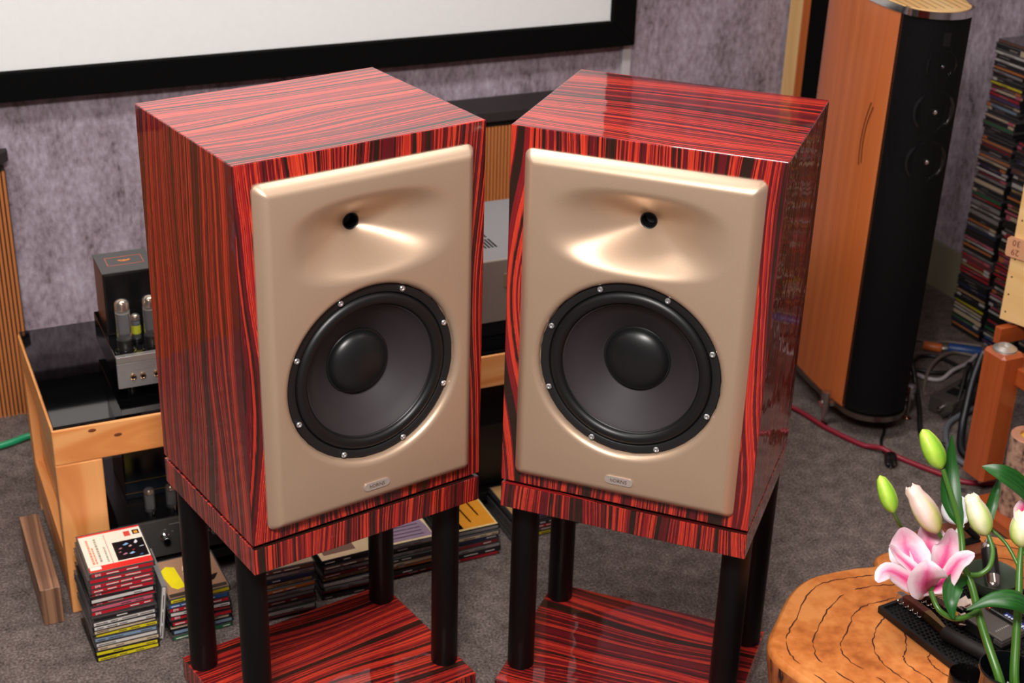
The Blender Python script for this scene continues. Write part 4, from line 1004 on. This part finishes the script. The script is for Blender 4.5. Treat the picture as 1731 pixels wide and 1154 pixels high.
# ---------------------------------------------------------------- bar mat with tools
mat_o = thing('bar_mat', 'black rubber bar mat with raised nubs on the tree-slice table', 'mat', (1.508, 1.686, SZ + 0.0005), math.radians(5))
RUB = plain((16, 15, 15), 0.55)
obj('sheet', G().box(0, 0.27, -0.275, 0, 0, 0.006), RUB, mat_o, bevel=0.001)
rimg = G().box(0, 0.27, -0.006, 0, 0.006, 0.013).box(0, 0.27, -0.275, -0.269, 0.006, 0.013).box(0, 0.006, -0.269, -0.006, 0.006, 0.013).box(0.264, 0.27, -0.269, -0.006, 0.006, 0.013)
obj('rim', rimg, RUB, mat_o)
nub = G()
for i in range(30):
    for j in range(31):
        x = 0.0105 + i * 0.0086 + (0.0043 if j % 2 else 0); y = -0.0105 - j * 0.0083
        if x < 0.261 and y > -0.266:
            nub.add([(x + 0.0028 * math.cos(a), y + 0.0028 * math.sin(a), 0.006) for a in [k * math.pi / 3 for k in range(6)]] + [(x + 0.002 * math.cos(a), y + 0.002 * math.sin(a), 0.0095) for a in [k * math.pi / 3 for k in range(6)]],
                    [(k, (k + 1) % 6, 6 + (k + 1) % 6, 6 + k) for k in range(6)] + [tuple(range(6, 12))])
nb = obj('nubs', nub, RUB, mat_o); nb['kind'] = 'stuff'
MZ = SZ + 0.0102

def knife(label, loc, rz, wood_c, blade_c, open_):
    """folding corkscrew knife; local x runs from the bolster end to the butt"""
    k = thing('corkscrew_knife', label, 'knife', loc, rz, 'corkscrew knives on the bar mat')
    def spine(x): return 0.006 * math.sin(x / 0.115 * math.pi)
    def slab(xa, xb, wa, wb, z0, z1, n=10):
        up_ = []; dn = []
        for i in range(n + 1):
            t = i / n; x = xa + (xb - xa) * t; w_ = wa + (wb - wa) * t; c = spine(x)
            up_.append((x, c + w_)); dn.append((x, c - w_))
        return G().prism(up_ + dn[::-1], z0, z1)
    obj('handle', slab(0.014, 0.066, 0.0062, 0.0068, 0.002, 0.016), wood_c, k, bevel=0.002, uv='long')
    obj('bolster', slab(0.0, 0.0145, 0.004, 0.0062, 0.002, 0.016), plain((206, 204, 196), 0.2, metal=0.9), k, bevel=0.0015)
    obj('lever', slab(0.066, 0.116, 0.0070, 0.003, 0.003, 0.0165), blade_c, k, bevel=0.0015)
    obj('liner', slab(0.010, 0.112, 0.0082, 0.0045, 0.0, 0.004), plain((88, 46, 34), 0.35), k, bevel=0.0008)
    w_ = [(0.010 + 0.006 * t * 0.17 * 8 / 1.36 * 0.1 * 10, 0, 0) for t in range(0)]
    hel = []
    for i in range(61):
        t = i / 60; a = 2 * math.pi * 5 * t
        x = 0.008 + 0.056 * t; hel.append((x, spine(x) - 0.0112 + 0.003 * math.cos(a), 0.0065 + 0.0036 * math.sin(a)))
    obj('corkscrew', G().tube(hel, 0.0011, 6), plain((214, 210, 206), 0.15, metal=1.0), k, smooth=60)
    return k
knife('rosewood corkscrew knife with brass lever, nearer the mat edge', (1.556, 1.694, MZ), math.radians(-86), plain((104, 48, 34), 0.3, coat=0.4, noise=0.3, scale=200), plain((206, 170, 116), 0.25, metal=0.9), True)
knife('dark wooden corkscrew knife with copper-toned lever, second from the mat edge', (1.592, 1.694, MZ), math.radians(-82), plain((74, 34, 26), 0.3, coat=0.4, noise=0.3, scale=200), plain((168, 128, 112), 0.3, metal=0.9), False)
# wooden comb
cb = thing('wooden_comb', 'small pale wooden comb on the bar mat', 'comb', (1.634, 1.682, MZ), math.radians(-100))
obj('spine', G().box(0.0, 0.055, 0.0, 0.006, 0.002, 0.007), plain((214, 176, 140), 0.5), cb, bevel=0.001)
for q in range(11): obj('tooth', G().box(0.002 + q * 0.005, 0.0045 + q * 0.005, -0.020, 0.0, 0.003, 0.006), plain((206, 160, 122), 0.5), cb)
# black cylinder
rl = thing('black_cylinder', 'matt black cylinder lying on the bar mat in front of the knives', 'cylinder', (1.556, 1.572, MZ + 0.0125), math.radians(-71))
obj('tube_body', G().lathe([(0, 0), (0.011, 0), (0.0122, 0.0015), (0.0122, 0.118), (0.011, 0.12), (0, 0.12)], 32, mat=Matrix.Rotation(math.radians(90), 4, 'Y')), plain((26, 22, 21), 0.6), rl, smooth=40)
obj('end_ring', G().lathe([(0.0124, 0.1), (0.0126, 0.101), (0.0126, 0.106), (0.0124, 0.107)], 32, mat=Matrix.Rotation(math.radians(90), 4, 'Y')), BLACK, rl, smooth=40)
# grey box with pen
gb = thing('grey_box', 'dark grey flip-lid box on the bar mat behind the lily stem', 'box', (1.640, 1.548, MZ), math.radians(-80))
obj('body', G().box(-0.038, 0.040, -0.026, 0.026, 0, 0.021), plain((34, 32, 32), 0.5), gb, bevel=0.002)
obj('lid', G().box(-0.042, 0.043, -0.029, 0.029, 0.021, 0.0265), plain((84, 78, 74), 0.5), gb, bevel=0.002)
obj('flap', G().box(0.026, 0.0440, -0.0295, 0.0295, 0.012, 0.0215), plain((76, 70, 68), 0.5), gb, bevel=0.001)
lt = G()
for q in range(7): lt.box(0.018, 0.0215, -0.017 + q * 0.005, -0.0145 + q * 0.005, 0.0265, 0.0268)
obj('lid_print', lt, plain((150, 140, 132), 0.4), gb)
pen = thing('black_pen', 'short black pen lying on the grey box', 'pen', (1.655, 1.580, MZ + 0.0305), math.radians(-78))
obj('barrel', G().lathe([(0.0, 0.0), (0.0036, 0.001), (0.004, 0.006), (0.004, 0.048), (0.003, 0.054), (0, 0.055)], 16, mat=Matrix.Rotation(math.radians(90), 4, 'Y')), plain((15, 15, 16), 0.35), pen, smooth=40)
obj('copper_tip', G().lathe([(0.0, -0.006), (0.003, -0.004), (0.0041, 0.001), (0.0041, 0.005)], 16, mat=Matrix.Rotation(math.radians(90), 4, 'Y')), plain((150, 92, 70), 0.25, metal=0.9), pen, smooth=40)
bl = thing('blue_packet', 'blue printed packet lying beside the grey box', 'packet', (1.695, 1.548, MZ), math.radians(-82))
obj('packet', G().box(-0.03, 0.03, -0.010, 0.010, 0, 0.010), plain((30, 44, 110), 0.4), bl, bevel=0.001)
lt = G()
for q in range(9): lt.box(-0.026 + q * 0.006, -0.022 + q * 0.006, -0.005 + 0.002 * (q % 2), 0.004, 0.0100, 0.0104)
obj('print', lt, plain((196, 206, 232), 0.4), bl)
sp = thing('silver_pen', 'silver pen resting on the bar mat beyond the blue packet', 'pen', (1.722, 1.612, MZ + 0.0045), math.radians(-80))
obj('barrel', G().lathe([(0, 0), (0.003, 0.002), (0.0045, 0.012), (0.0045, 0.085), (0.0035, 0.092), (0, 0.094)], 20, mat=Matrix.Rotation(math.radians(90), 4, 'Y')), plain((214, 190, 166), 0.2, metal=1.0), sp, smooth=40)
obj('ring', G().lathe([(0.0047, 0.040), (0.0052, 0.041), (0.0052, 0.046), (0.0047, 0.047)], 20, mat=Matrix.Rotation(math.radians(90), 4, 'Y')), CHROME, sp, smooth=40)
# two crumpled white paper blossoms
def crumple(label, loc, r, seed, yellow=False):
    rg = random.Random(seed)
    t = thing('paper_blossom', label, 'paper', loc, rg.uniform(0, 3), 'crumpled white papers on the bar mat')
    for q in range(8):
        a = q * 0.785 + rg.uniform(-.2, .2); el = rg.uniform(0.3, 1.1)
        d = Vector((math.cos(a) * math.cos(el), math.sin(a) * math.cos(el), math.sin(el))); s_ = Vector((-math.sin(a), math.cos(a), 0)); nrm = d.cross(s_) * 0.0008
        c0 = Vector((0, 0, 0.004)); p1 = c0 + d * r * 0.55 + s_ * r * 0.42; p2 = c0 + d * r * rg.uniform(.9, 1.1); p3 = c0 + d * r * 0.55 - s_ * r * 0.42; mid = c0 + d * r * 0.5 + nrm * 3
        tri = [(0, 1, 4), (1, 2, 4), (2, 3, 4), (3, 0, 4)]
        g = G(); b0 = [c0, p1, p2, p3, mid]
        g.add(b0 + [v - nrm for v in b0], tri + [tuple(5 + i for i in f[::-1]) for f in tri] + [(0, 5, 6, 1), (1, 6, 7, 2), (2, 7, 8, 3), (3, 8, 5, 0)])
        obj('fold', g, plain((228, 206, 192), 0.6) if not (yellow and q == 0) else plain((228, 180, 40), 0.5), t)
    return t
crumple('crumpled white paper blossom beside the wooden comb', (1.640, 1.622, MZ), 0.026, 3)
crumple('crumpled pale paper blossom with a yellow fold beside the grey box', (1.612, 1.592, MZ), 0.020, 5, True)
# green bowl holding a silver canister
gw = thing('green_bowl', 'shallow grey-green bowl on the bar mat behind the lily leaves', 'bowl', (1.722, 1.648, MZ))
obj('bowl', G().lathe([(0, 0), (0.020, 0), (0.036, 0.012), (0.046, 0.034), (0.0475, 0.040), (0.0445, 0.039), (0.034, 0.016), (0.018, 0.005), (0, 0.004)], 40), plain((70, 80, 64), 0.45), gw, smooth=50)
ct = thing('silver_canister', 'silver canister with black printed label leaning in the grey-green bowl', 'canister', (1.712, 1.632, MZ + 0.024))
CM = Matrix.Rotation(math.radians(-118), 4, 'Z') @ Matrix.Rotation(math.radians(-58), 4, 'Y') @ Matrix.Translation((0, 0, -0.008))
obj('body', G().lathe([(0, 0), (0.008, 0.002), (0.0128, 0.008), (0.0135, 0.014), (0.0135, 0.082), (0.012, 0.090), (0.006, 0.095), (0.0055, 0.10), (0, 0.1005)], 32, mat=CM), plain((186, 176, 168), 0.22, metal=1.0), ct, smooth=45)
lb = obj('label', G().lathe([(0.01365, 0.030), (0.01385, 0.031), (0.01385, 0.080), (0.01365, 0.081)], 32, mat=CM), plain((12, 12, 13), 0.4), ct, smooth=45)
pr = G()
for zz, hl in ((0.040, 0.35), (0.045, 0.5), (0.062, 0.5), (0.067, 0.35)):
    for q in range(6):
        a0 = math.radians(100) + hl * (q / 6 - 0.5) * 2; a1 = a0 + hl / 4.5
        pr.add([CM @ Vector((0.01395 * math.cos(a), 0.01395 * math.sin(a), z)) for a, z in ((a0, zz), (a1, zz), (a1, zz + 0.0016), (a0, zz + 0.0016))], [(0, 1, 2, 3)])
for q in range(3):
    a0 = math.radians(100) + (q - 1) * 0.12
    pr.add([CM @ Vector((0.01395 * math.cos(a), 0.01395 * math.sin(a), z)) for a, z in ((a0 - .07, 0.051), (a0 + .07, 0.051), (a0, 0.057))], [(0, 1, 2)])
obj('label_print', pr, plain((206, 206, 206), 0.4), lb)
# brown box and small folding lamp
bx = thing('brown_wooden_box', 'small brown wooden box at the back of the tree-slice table', 'box', (1.733, 1.780, SZ + 0.0003), math.radians(2))
obj('body', G().box(-0.085, 0.055, -0.052, 0.050, 0, 0.030), BOXWOOD, bx, uv='long', bevel=0.002)
obj('lid', G().box(-0.087, 0.057, -0.054, 0.052, 0.030, 0.036), BOXWOOD, bx, uv='long', bevel=0.002)
ws = tag(obj('wooden_strip', G().box(1.648, 1.80, 1.708, 1.7215, SZ + 0.0005, SZ + 0.008), plain((206, 158, 116), 0.5), bevel=0.001), 'thin pale wooden strip along the front of the brown box', 'wood strip')
LZ = SZ + 0.0365
lm = thing('folding_lamp', 'small folding lamp with white disc head standing on the brown wooden box', 'lamp', (1.752, 1.762, LZ))
obj('foot', G().box(-0.045, 0.035, -0.008, 0.008, 0, 0.004), MATT, lm, bevel=0.001)
obj('black_arm', G().tube([(0.033, 0.0, 0.004), (0.000, 0.010, 0.036)], 0.006, 12), MATT, lm, smooth=40)
obj('hinge', G().tube([(0.0, 0.0, 0.037), (0.0, 0.022, 0.037)], 0.008, 20), BLACK, lm, smooth=40)
obj('white_arm', G().tube([(-0.040, -0.004, 0.008), (0.000, 0.006, 0.044), (0.016, 0.014, 0.062)], 0.005, 12), WHITE, lm, smooth=40)
HMx = Matrix.Translation((-0.006, 0.026, 0.060)) @ Matrix.Rotation(math.radians(-38), 4, 'Z') @ Matrix.Rotation(math.radians(66), 4, 'X')
obj('disc_head', G().lathe([(0, 0.006), (0.024, 0.006), (0.027, 0.003), (0.027, -0.002), (0, -0.004)], 40, mat=HMx), plain((232, 232, 236), 0.4), lm, smooth=40)
obj('disc_rim', G().lathe([(0.0275, -0.012), (0.034, -0.010), (0.034, -0.002), (0.0275, 0.002)], 40, mat=HMx @ Matrix.Translation((0.010, 0.006, 0))), plain((26, 20, 18), 0.3), lm, smooth=40)
obj('rim_screw', G().lathe([(0.005, 0.0), (0.005, 0.006), (0, 0.007)], 14, mat=HMx @ Matrix.Translation((0.040, -0.012, -0.006))), CHROME, lm, smooth=40)

# ---------------------------------------------------------------- dark glass bowl and vase
DG = plain((10, 8, 8), 0.05, coat=0.8)
db = thing('dark_glass_bowl', 'small dark brown glass bowl beside the flower vase', 'bowl', (1.484, 1.434, SZ))
obj('bowl', G().lathe([(0, 0), (0.016, 0), (0.023, 0.012), (0.0262, 0.035), (0.0265, 0.058), (0.0255, 0.0595), (0.0245, 0.058), (0.0240, 0.034), (0.020, 0.012), (0, 0.005)], 48), DG, db, smooth=50)
tag(db, 'small dark brown glass bowl left of the black flower vase', 'bowl')
vs_ = thing('flower_vase', 'black glossy vase holding the lilies at the bottom right corner', 'vase', (1.490, 1.358, SZ))
obj('vessel', G().lathe([(0, 0), (0.034, 0), (0.037, 0.004), (0.041, 0.06), (0.0435, 0.116), (0.0448, 0.120), (0.0440, 0.1225), (0.0420, 0.1225), (0.0408, 0.119), (0.038, 0.06), (0.034, 0.008), (0, 0.007)], 64), plain((10, 13, 15), 0.06, coat=0.8), vs_, smooth=50)
obj('water', G().lathe([(0.0385, 0.070), (0, 0.070)], 48), plain((8, 12, 10), 0.02), vs_)

# ================================================================= LILIES
def leaf_mat(name, a, b_, c, rough=0.35):
    mt, nt, b = new_mat(name)
    uv = nt.nodes.new('ShaderNodeUVMap'); mp = nt.nodes.new('ShaderNodeMapping'); mp.inputs['Scale'].default_value = (26, 1.2, 1)
    nt.links.new(uv.outputs[0], mp.inputs[0])
    n = nt.nodes.new('ShaderNodeTexNoise'); n.inputs['Scale'].default_value = 1.0; n.inputs['Detail'].default_value = 2; nt.links.new(mp.outputs[0], n.inputs['Vector'])
    r = ramp(nt, [(0.3, lin(a)), (0.5, lin(b_)), (0.7, lin(c))]); nt.links.new(n.outputs['Fac'], r.inputs[0]); nt.links.new(r.outputs[0], b.inputs['Base Color'])
    b.inputs['Roughness'].default_value = rough
    b.inputs['Subsurface Weight'].default_value = 0.08; b.inputs['Subsurface Radius'].default_value = (0.004, 0.006, 0.002)
    return mt
LEAF = leaf_mat('lily_leaf_green', (10, 52, 14), (20, 78, 18), (40, 104, 28), 0.42)
STEMM = leaf_mat('lily_stem_green', (44, 84, 26), (62, 106, 34), (90, 130, 48))
def petal_mat():
    """white petal with a magenta flush along the midrib; u = 0..1 across, v = 0..1 from the throat"""
    mt, nt, b = new_mat('pink_lily_petal')
    uv = nt.nodes.new('ShaderNodeUVMap'); sep = nt.nodes.new('ShaderNodeSeparateXYZ'); nt.links.new(uv.outputs[0], sep.inputs[0])
    du = math_node(nt, 'ABSOLUTE', math_node(nt, 'SUBTRACT', sep.outputs[0], 0.5))
    n = nt.nodes.new('ShaderNodeTexNoise'); n.inputs['Scale'].default_value = 7; n.inputs['Detail'].default_value = 3; nt.links.new(uv.outputs[0], n.inputs['Vector'])
    k = math_node(nt, 'SUBTRACT', 1.0, math_node(nt, 'MULTIPLY', du, 2.3))
    kv = math_node(nt, 'SUBTRACT', 1.18, sep.outputs[1])
    f = math_node(nt, 'ADD', math_node(nt, 'MULTIPLY', k, kv), math_node(nt, 'MULTIPLY', math_node(nt, 'SUBTRACT', n.outputs['Fac'], 0.5), 0.35))
    r = ramp(nt, [(0.06, lin((228, 204, 212))), (0.28, lin((224, 172, 190))), (0.52, lin((216, 104, 150))), (0.84, lin((198, 32, 106)))]); nt.links.new(f, r.inputs[0]); nt.links.new(r.outputs[0], b.inputs['Base Color'])
    b.inputs['Roughness'].default_value = 0.5; b.inputs['Subsurface Weight'].default_value = 0.15; b.inputs['Subsurface Radius'].default_value = (0.006, 0.004, 0.004)
    return mt
PETAL = petal_mat()
def bud_mat(name, green, pale, mixpos):
    mt, nt, b = new_mat(name)
    uv = nt.nodes.new('ShaderNodeUVMap'); sep = nt.nodes.new('ShaderNodeSeparateXYZ'); nt.links.new(uv.outputs[0], sep.inputs[0])
    st = math_node(nt, 'ABSOLUTE', math_node(nt, 'SINE', math_node(nt, 'MULTIPLY', sep.outputs[0], math.pi * 3)))
    n = nt.nodes.new('ShaderNodeTexNoise'); n.inputs['Scale'].default_value = 5; nt.links.new(uv.outputs[0], n.inputs['Vector'])
    f = math_node(nt, 'ADD', math_node(nt, 'ADD', math_node(nt, 'MULTIPLY', st, 0.5), math_node(nt, 'MULTIPLY', sep.outputs[1], mixpos)), math_node(nt, 'MULTIPLY', math_node(nt, 'SUBTRACT', n.outputs['Fac'], 0.5), 0.3))
    r = ramp(nt, [(0.15, lin(green)), (0.5, lin(tuple((a + b_) // 2 for a, b_ in zip(green, pale)))), (0.85, lin(pale))]); nt.links.new(f, r.inputs[0]); nt.links.new(r.outputs[0], b.inputs['Base Color'])
    b.inputs['Roughness'].default_value = 0.42; b.inputs['Subsurface Weight'].default_value = 0.1; b.inputs['Subsurface Radius'].default_value = (0.006, 0.008, 0.003)
    return mt
BUDG = bud_mat('green_lily_bud', (112, 172, 30), (206, 230, 96), 0.3)
BUDP = bud_mat('pale_lily_bud', (150, 184, 60), (246, 236, 206), 0.62)
BUDPK = bud_mat('pinkish_lily_bud', (168, 180, 60), (240, 208, 196), 0.85)

def surf(pts, widths, nrm, mat_, name, parent, cup=0.0, nseg=14, wave=0.0, thick=0.0007, seed=0):
    """a leaf or petal: centre line, half-widths, face normal hint; has real thickness"""
    cl = smooth_path(pts, 6); N = len(cl); na = 9
    nrm = Vector(nrm).normalized()
    vs = []; uvs = []
    rg = random.Random(seed)
    ph = rg.uniform(0, 6)
    for i, p in enumerate(cl):
        t = (cl[min(i + 1, N - 1)] - cl[max(i - 1, 0)]).normalized()
        nn = (nrm - t * nrm.dot(t))
        if nn.length < 0.05: nn = t.orthogonal()
        nn.normalize(); sd = t.cross(nn).normalized()
        v = i / (N - 1)
        q = v * (len(widths) - 1); a = min(int(q), len(widths) - 2); w_ = widths[a] + (widths[a + 1] - widths[a]) * (q - a)
        for j in range(na):
            u_ = j / (na - 1) * 2 - 1
            off = nn * (cup * w_ * u_ * u_ + wave * w_ * abs(u_) ** 2 * math.sin(v * 9 + ph + (1.5 if u_ > 0 else 0)))
            vs.append(p + sd * (u_ * w_) + off); uvs.append(((u_ + 1) / 2, v))
    n1 = len(vs)
    # second side, offset by the thickness
    g = G(); nv = []
    for i in range(N):
        for j in range(na):
            nv.append(vs[i * na + j] - nrm * thick)
    fs = []
    for i in range(N - 1):
        for j in range(na - 1):
            a = i * na + j
            fs.append((a, a + 1, a + na + 1, a + na)); fs.append((n1 + a, n1 + a + na, n1 + a + na + 1, n1 + a + 1))
    edge = [i * na for i in range(N)], [i * na + na - 1 for i in range(N)]
    for i in range(N - 1):
        fs.append((edge[0][i], edge[0][i + 1], n1 + edge[0][i + 1], n1 + edge[0][i])); fs.append((edge[1][i + 1], edge[1][i], n1 + edge[1][i], n1 + edge[1][i + 1]))
    g.add(vs + nv, fs)
    me = g.mesh(name); me.uv_layers.new(name='UVMap')
    L = me.uv_layers[0].data
    alluv = uvs + uvs
    for lp in me.loops: L[lp.index].uv = alluv[lp.vertex_index]
    return obj(name, me, mat_, parent, smooth=70)

def bud(name, base, tip, r, mat_, parent, open_=0.0, seed=0):
    base, tip = Vector(base), Vector(tip); ax = (tip - base); Ln = ax.length; ax.normalize()
    a = ax.orthogonal().normalized(); b_ = ax.cross(a)
    prof = [(0.0, 0.18), (0.04, 0.42), (0.12, 0.70), (0.25, 0.92), (0.4, 1.0), (0.55, 0.97), (0.7, 0.86), (0.84, 0.68), (0.94, 0.50 + open_), (1.0, 0.22 + open_)]
    n = 36; vs = []; uvs = []
    rg = random.Random(seed)
    for v, k in prof:
        for i in range(n + 1):
            th = 2 * math.pi * i / n
            lob = 1 - 0.10 * (0.5 + 0.5 * math.cos(3 * th)) + 0.03 * math.cos(6 * th)
            jag = (rg.uniform(-0.03, 0.05) if (v == 1.0 and open_) and i < n else 0)
            vs.append(base + ax * Ln * (v + jag) + (a * math.cos(th) + b_ * math.sin(th)) * r * k * lob); uvs.append((i / n, v))
    fs = []
    m_ = n + 1
    for l in range(len(prof) - 1):
        for i in range(n): fs.append((l * m_ + i, l * m_ + i + 1, (l + 1) * m_ + i + 1, (l + 1) * m_ + i))
    vs.append(tip + ax * (0.002 if not open_ else -0.012)); uvs.append((0.5, 1.0)); c = len(vs) - 1; top = (len(prof) - 1) * m_
    for i in range(n): fs.append((top + i, top + i + 1, c))
    me = G().add(vs, fs).mesh(name); me.uv_layers.new(name='UVMap'); L = me.uv_layers[0].data
    for lp in me.loops: L[lp.index].uv = uvs[lp.vertex_index]
    return obj(name, me, mat_, parent, smooth=80)

def stem(name, pts, rads, parent):
    pth = smooth_path(pts, 5); k = len(pth)
    rr = [rads[0] + (rads[1] - rads[0]) * i / (k - 1) for i in range(k)]
    g = G().tube(pth, rr, 12); me = g.mesh(name); me.uv_layers.new(name='UVMap')
    for lp in me.loops: me.uv_layers[0].data[lp.index].uv = (lp.vertex_index % 12 / 12, lp.vertex_index / 12 * 0.05)
    return obj(name, me, STEMM, parent, smooth=70)

ly = thing('lily_stem', 'pink lily stem with one open flower, four buds and long green leaves in the vase', 'flower')
tocam = (-0.38, -0.80, 0.46)
stem('main_stem', [(1.470, 1.335, 0.378), (1.459, 1.341, 0.42), (1.463, 1.385, 0.46), (1.465, 1.413, 0.49), (1.468, 1.442, 0.525), (1.468, 1.466, 0.548), (1.478, 1.495, 0.588), (1.475, 1.518, 0.629), (1.468, 1.547, 0.676)], (0.0075, 0.0038), ly)
for q, (bs, tp, r, mt_, op) in enumerate((((1.466, 1.548, 0.677), (1.449, 1.584, 0.730), 0.0175, BUDG, 0), ((1.399, 1.564, 0.603), (1.389, 1.596, 0.653), 0.0145, BUDG, 0), ((1.464, 1.529, 0.571), (1.436, 1.576, 0.634), 0.0205, BUDPK, 0.16), ((1.514, 1.477, 0.585), (1.500, 1.512, 0.640), 0.0190, BUDP, 0.14))):
    bud('bud', bs, tp, r, mt_, ly, op, q + 2)
stem('bud_stalk', [(1.468, 1.450, 0.540), (1.483, 1.444, 0.542), (1.498, 1.443, 0.554), (1.512, 1.457, 0.570), (1.516, 1.476, 0.586)], (0.0045, 0.0036), ly)
stem('bud_stalk', [(1.469, 1.468, 0.552), (1.494, 1.519, 0.531), (1.478, 1.559, 0.524), (1.450, 1.579, 0.538), (1.418, 1.567, 0.574), (1.399, 1.564, 0.604)], (0.004, 0.003), ly)
stem('bud_stalk', [(1.469, 1.467, 0.551), (1.490, 1.511, 0.537), (1.478, 1.524, 0.550), (1.464, 1.529, 0.572)], (0.004, 0.003), ly)
stem('flower_stalk', [(1.463, 1.417, 0.497), (1.446, 1.412, 0.496), (1.416, 1.414, 0.497), (1.397, 1.429, 0.509), (1.400, 1.455, 0.524)], (0.0046, 0.004), ly)
surf([(1.480, 1.499, 0.596), (1.484, 1.535, 0.623), (1.497, 1.563, 0.664), (1.502, 1.576, 0.715)], [0.003, 0.012, 0.0165, 0.0155, 0.012, 0.006, 0.0006], tocam, LEAF, 'leaf', ly, cup=0.35)
surf([(1.541, 1.356, 0.497), (1.493, 1.365, 0.542), (1.457, 1.383, 0.543), (1.423, 1.399, 0.521)], [0.004, 0.013, 0.017, 0.016, 0.012, 0.006, 0.0006], (-0.2, -0.5, 0.85), LEAF, 'leaf', ly, cup=-0.3)
surf([(1.466, 1.450, 0.530), (1.428, 1.438, 0.544), (1.405, 1.416, 0.531), (1.403, 1.402, 0.508)], [0.003, 0.010, 0.015, 0.015, 0.011, 0.006, 0.0006], (-0.45, -0.55, 0.35), LEAF, 'leaf', ly, cup=0.3)
fl = obj('flower_cup', G().lathe([(0.0, -0.006), (0.004, -0.004), (0.006, 0.003), (0.004, 0.008)], 16, mat=Matrix.Translation((1.402, 1.459, 0.526))), STEMM, ly, smooth=60)
fl.data.uv_layers.new(name='UVMap')
B0 = (1.402, 1.459, 0.523)
pets = [([B0, (1.411, 1.508, 0.531), (1.420, 1.549, 0.547), (1.413, 1.556, 0.576)], [0.006, 0.016, 0.024, 0.026, 0.022, 0.015, 0.004], tocam, 0.12, 0.10),
        ([B0, (1.436, 1.506, 0.526), (1.467, 1.549, 0.541), (1.452, 1.551, 0.578)], [0.006, 0.018, 0.026, 0.028, 0.025, 0.017, 0.004], tocam, 0.15, 0.06),
        ([B0, (1.442, 1.485, 0.537), (1.469, 1.507, 0.556), (1.464, 1.505, 0.593)], [0.006, 0.014, 0.020, 0.021, 0.018, 0.012, 0.003], tocam, 0.25, 0.10),
        ([B0, (1.420, 1.451, 0.545), (1.431, 1.440, 0.582), (1.441, 1.422, 0.602)], [0.005, 0.011, 0.014, 0.014, 0.012, 0.009, 0.002], (-0.5, -0.2, 0.8), -0.15, 0.15),
        ([B0, (1.358, 1.458, 0.552), (1.319, 1.465, 0.577), (1.289, 1.453, 0.573)], [0.006, 0.012, 0.013, 0.012, 0.011, 0.008, 0.002], (-0.2, -0.6, 0.75), -0.2, 0.12),
        ([B0, (1.378, 1.475, 0.555), (1.359, 1.495, 0.576), (1.344, 1.500, 0.595)], [0.004, 0.008, 0.010, 0.010, 0.008, 0.005, 0.001], (0.3, -0.7, 0.5), 0.2, 0.1),
        ([B0, (1.378, 1.444, 0.552), (1.372, 1.440, 0.578), (1.376, 1.448, 0.592)], [0.008, 0.018, 0.024, 0.025, 0.021, 0.012, 0.003], tocam, 0.15, 0.06)]
for q, (pt, wd, nn, cup, wv) in enumerate(pets):
    surf(pt, [w_ * 1.25 for w_ in wd], nn, PETAL, 'petal', fl, cup=cup, wave=wv, thick=0.0009, seed=q)
ly2 = thing('lily_stem', 'lily stem with a pale half-open bud at the right edge of the photo', 'flower')
stem('main_stem', [(1.498, 1.332, 0.378), (1.493, 1.345, 0.408), (1.510, 1.373, 0.455), (1.531, 1.405, 0.511), (1.546, 1.429, 0.546), (1.560, 1.447, 0.570)], (0.0085, 0.0042), ly2)
bud('bud', (1.560, 1.447, 0.570), (1.572, 1.469, 0.622), 0.0205, BUDP, ly2, 0.20, 9)
surf([(1.566, 1.456, 0.604), (1.572, 1.470, 0.622), (1.580, 1.470, 0.640), (1.594, 1.468, 0.665)], [0.012, 0.016, 0.016, 0.013, 0.010, 0.006, 0.002], tocam, PETAL, 'petal', ly2, cup=0.3, wave=0.1, seed=4)
surf([(1.602, 1.452, 0.610), (1.566, 1.470, 0.660), (1.531, 1.486, 0.688), (1.511, 1.510, 0.692)], [0.003, 0.010, 0.015, 0.016, 0.014, 0.008, 0.0006], (-0.1, -0.75, 0.6), LEAF, 'leaf', ly2, cup=0.2)
surf([(1.529, 1.495, 0.587), (1.547, 1.512, 0.611), (1.559, 1.520, 0.636), (1.577, 1.532, 0.653)], [0.004, 0.008, 0.009, 0.008, 0.006, 0.003, 0.0006], tocam, LEAF, 'leaf', ly2, cup=0.4)
stem('leaf_stalk', [(1.546, 1.429, 0.546), (1.545, 1.465, 0.570), (1.529, 1.495, 0.588)], (0.003, 0.0025), ly2)
stem('leaf_stalk', [(1.556, 1.440, 0.562), (1.590, 1.442, 0.585), (1.602, 1.452, 0.611)], (0.003, 0.0025), ly2)
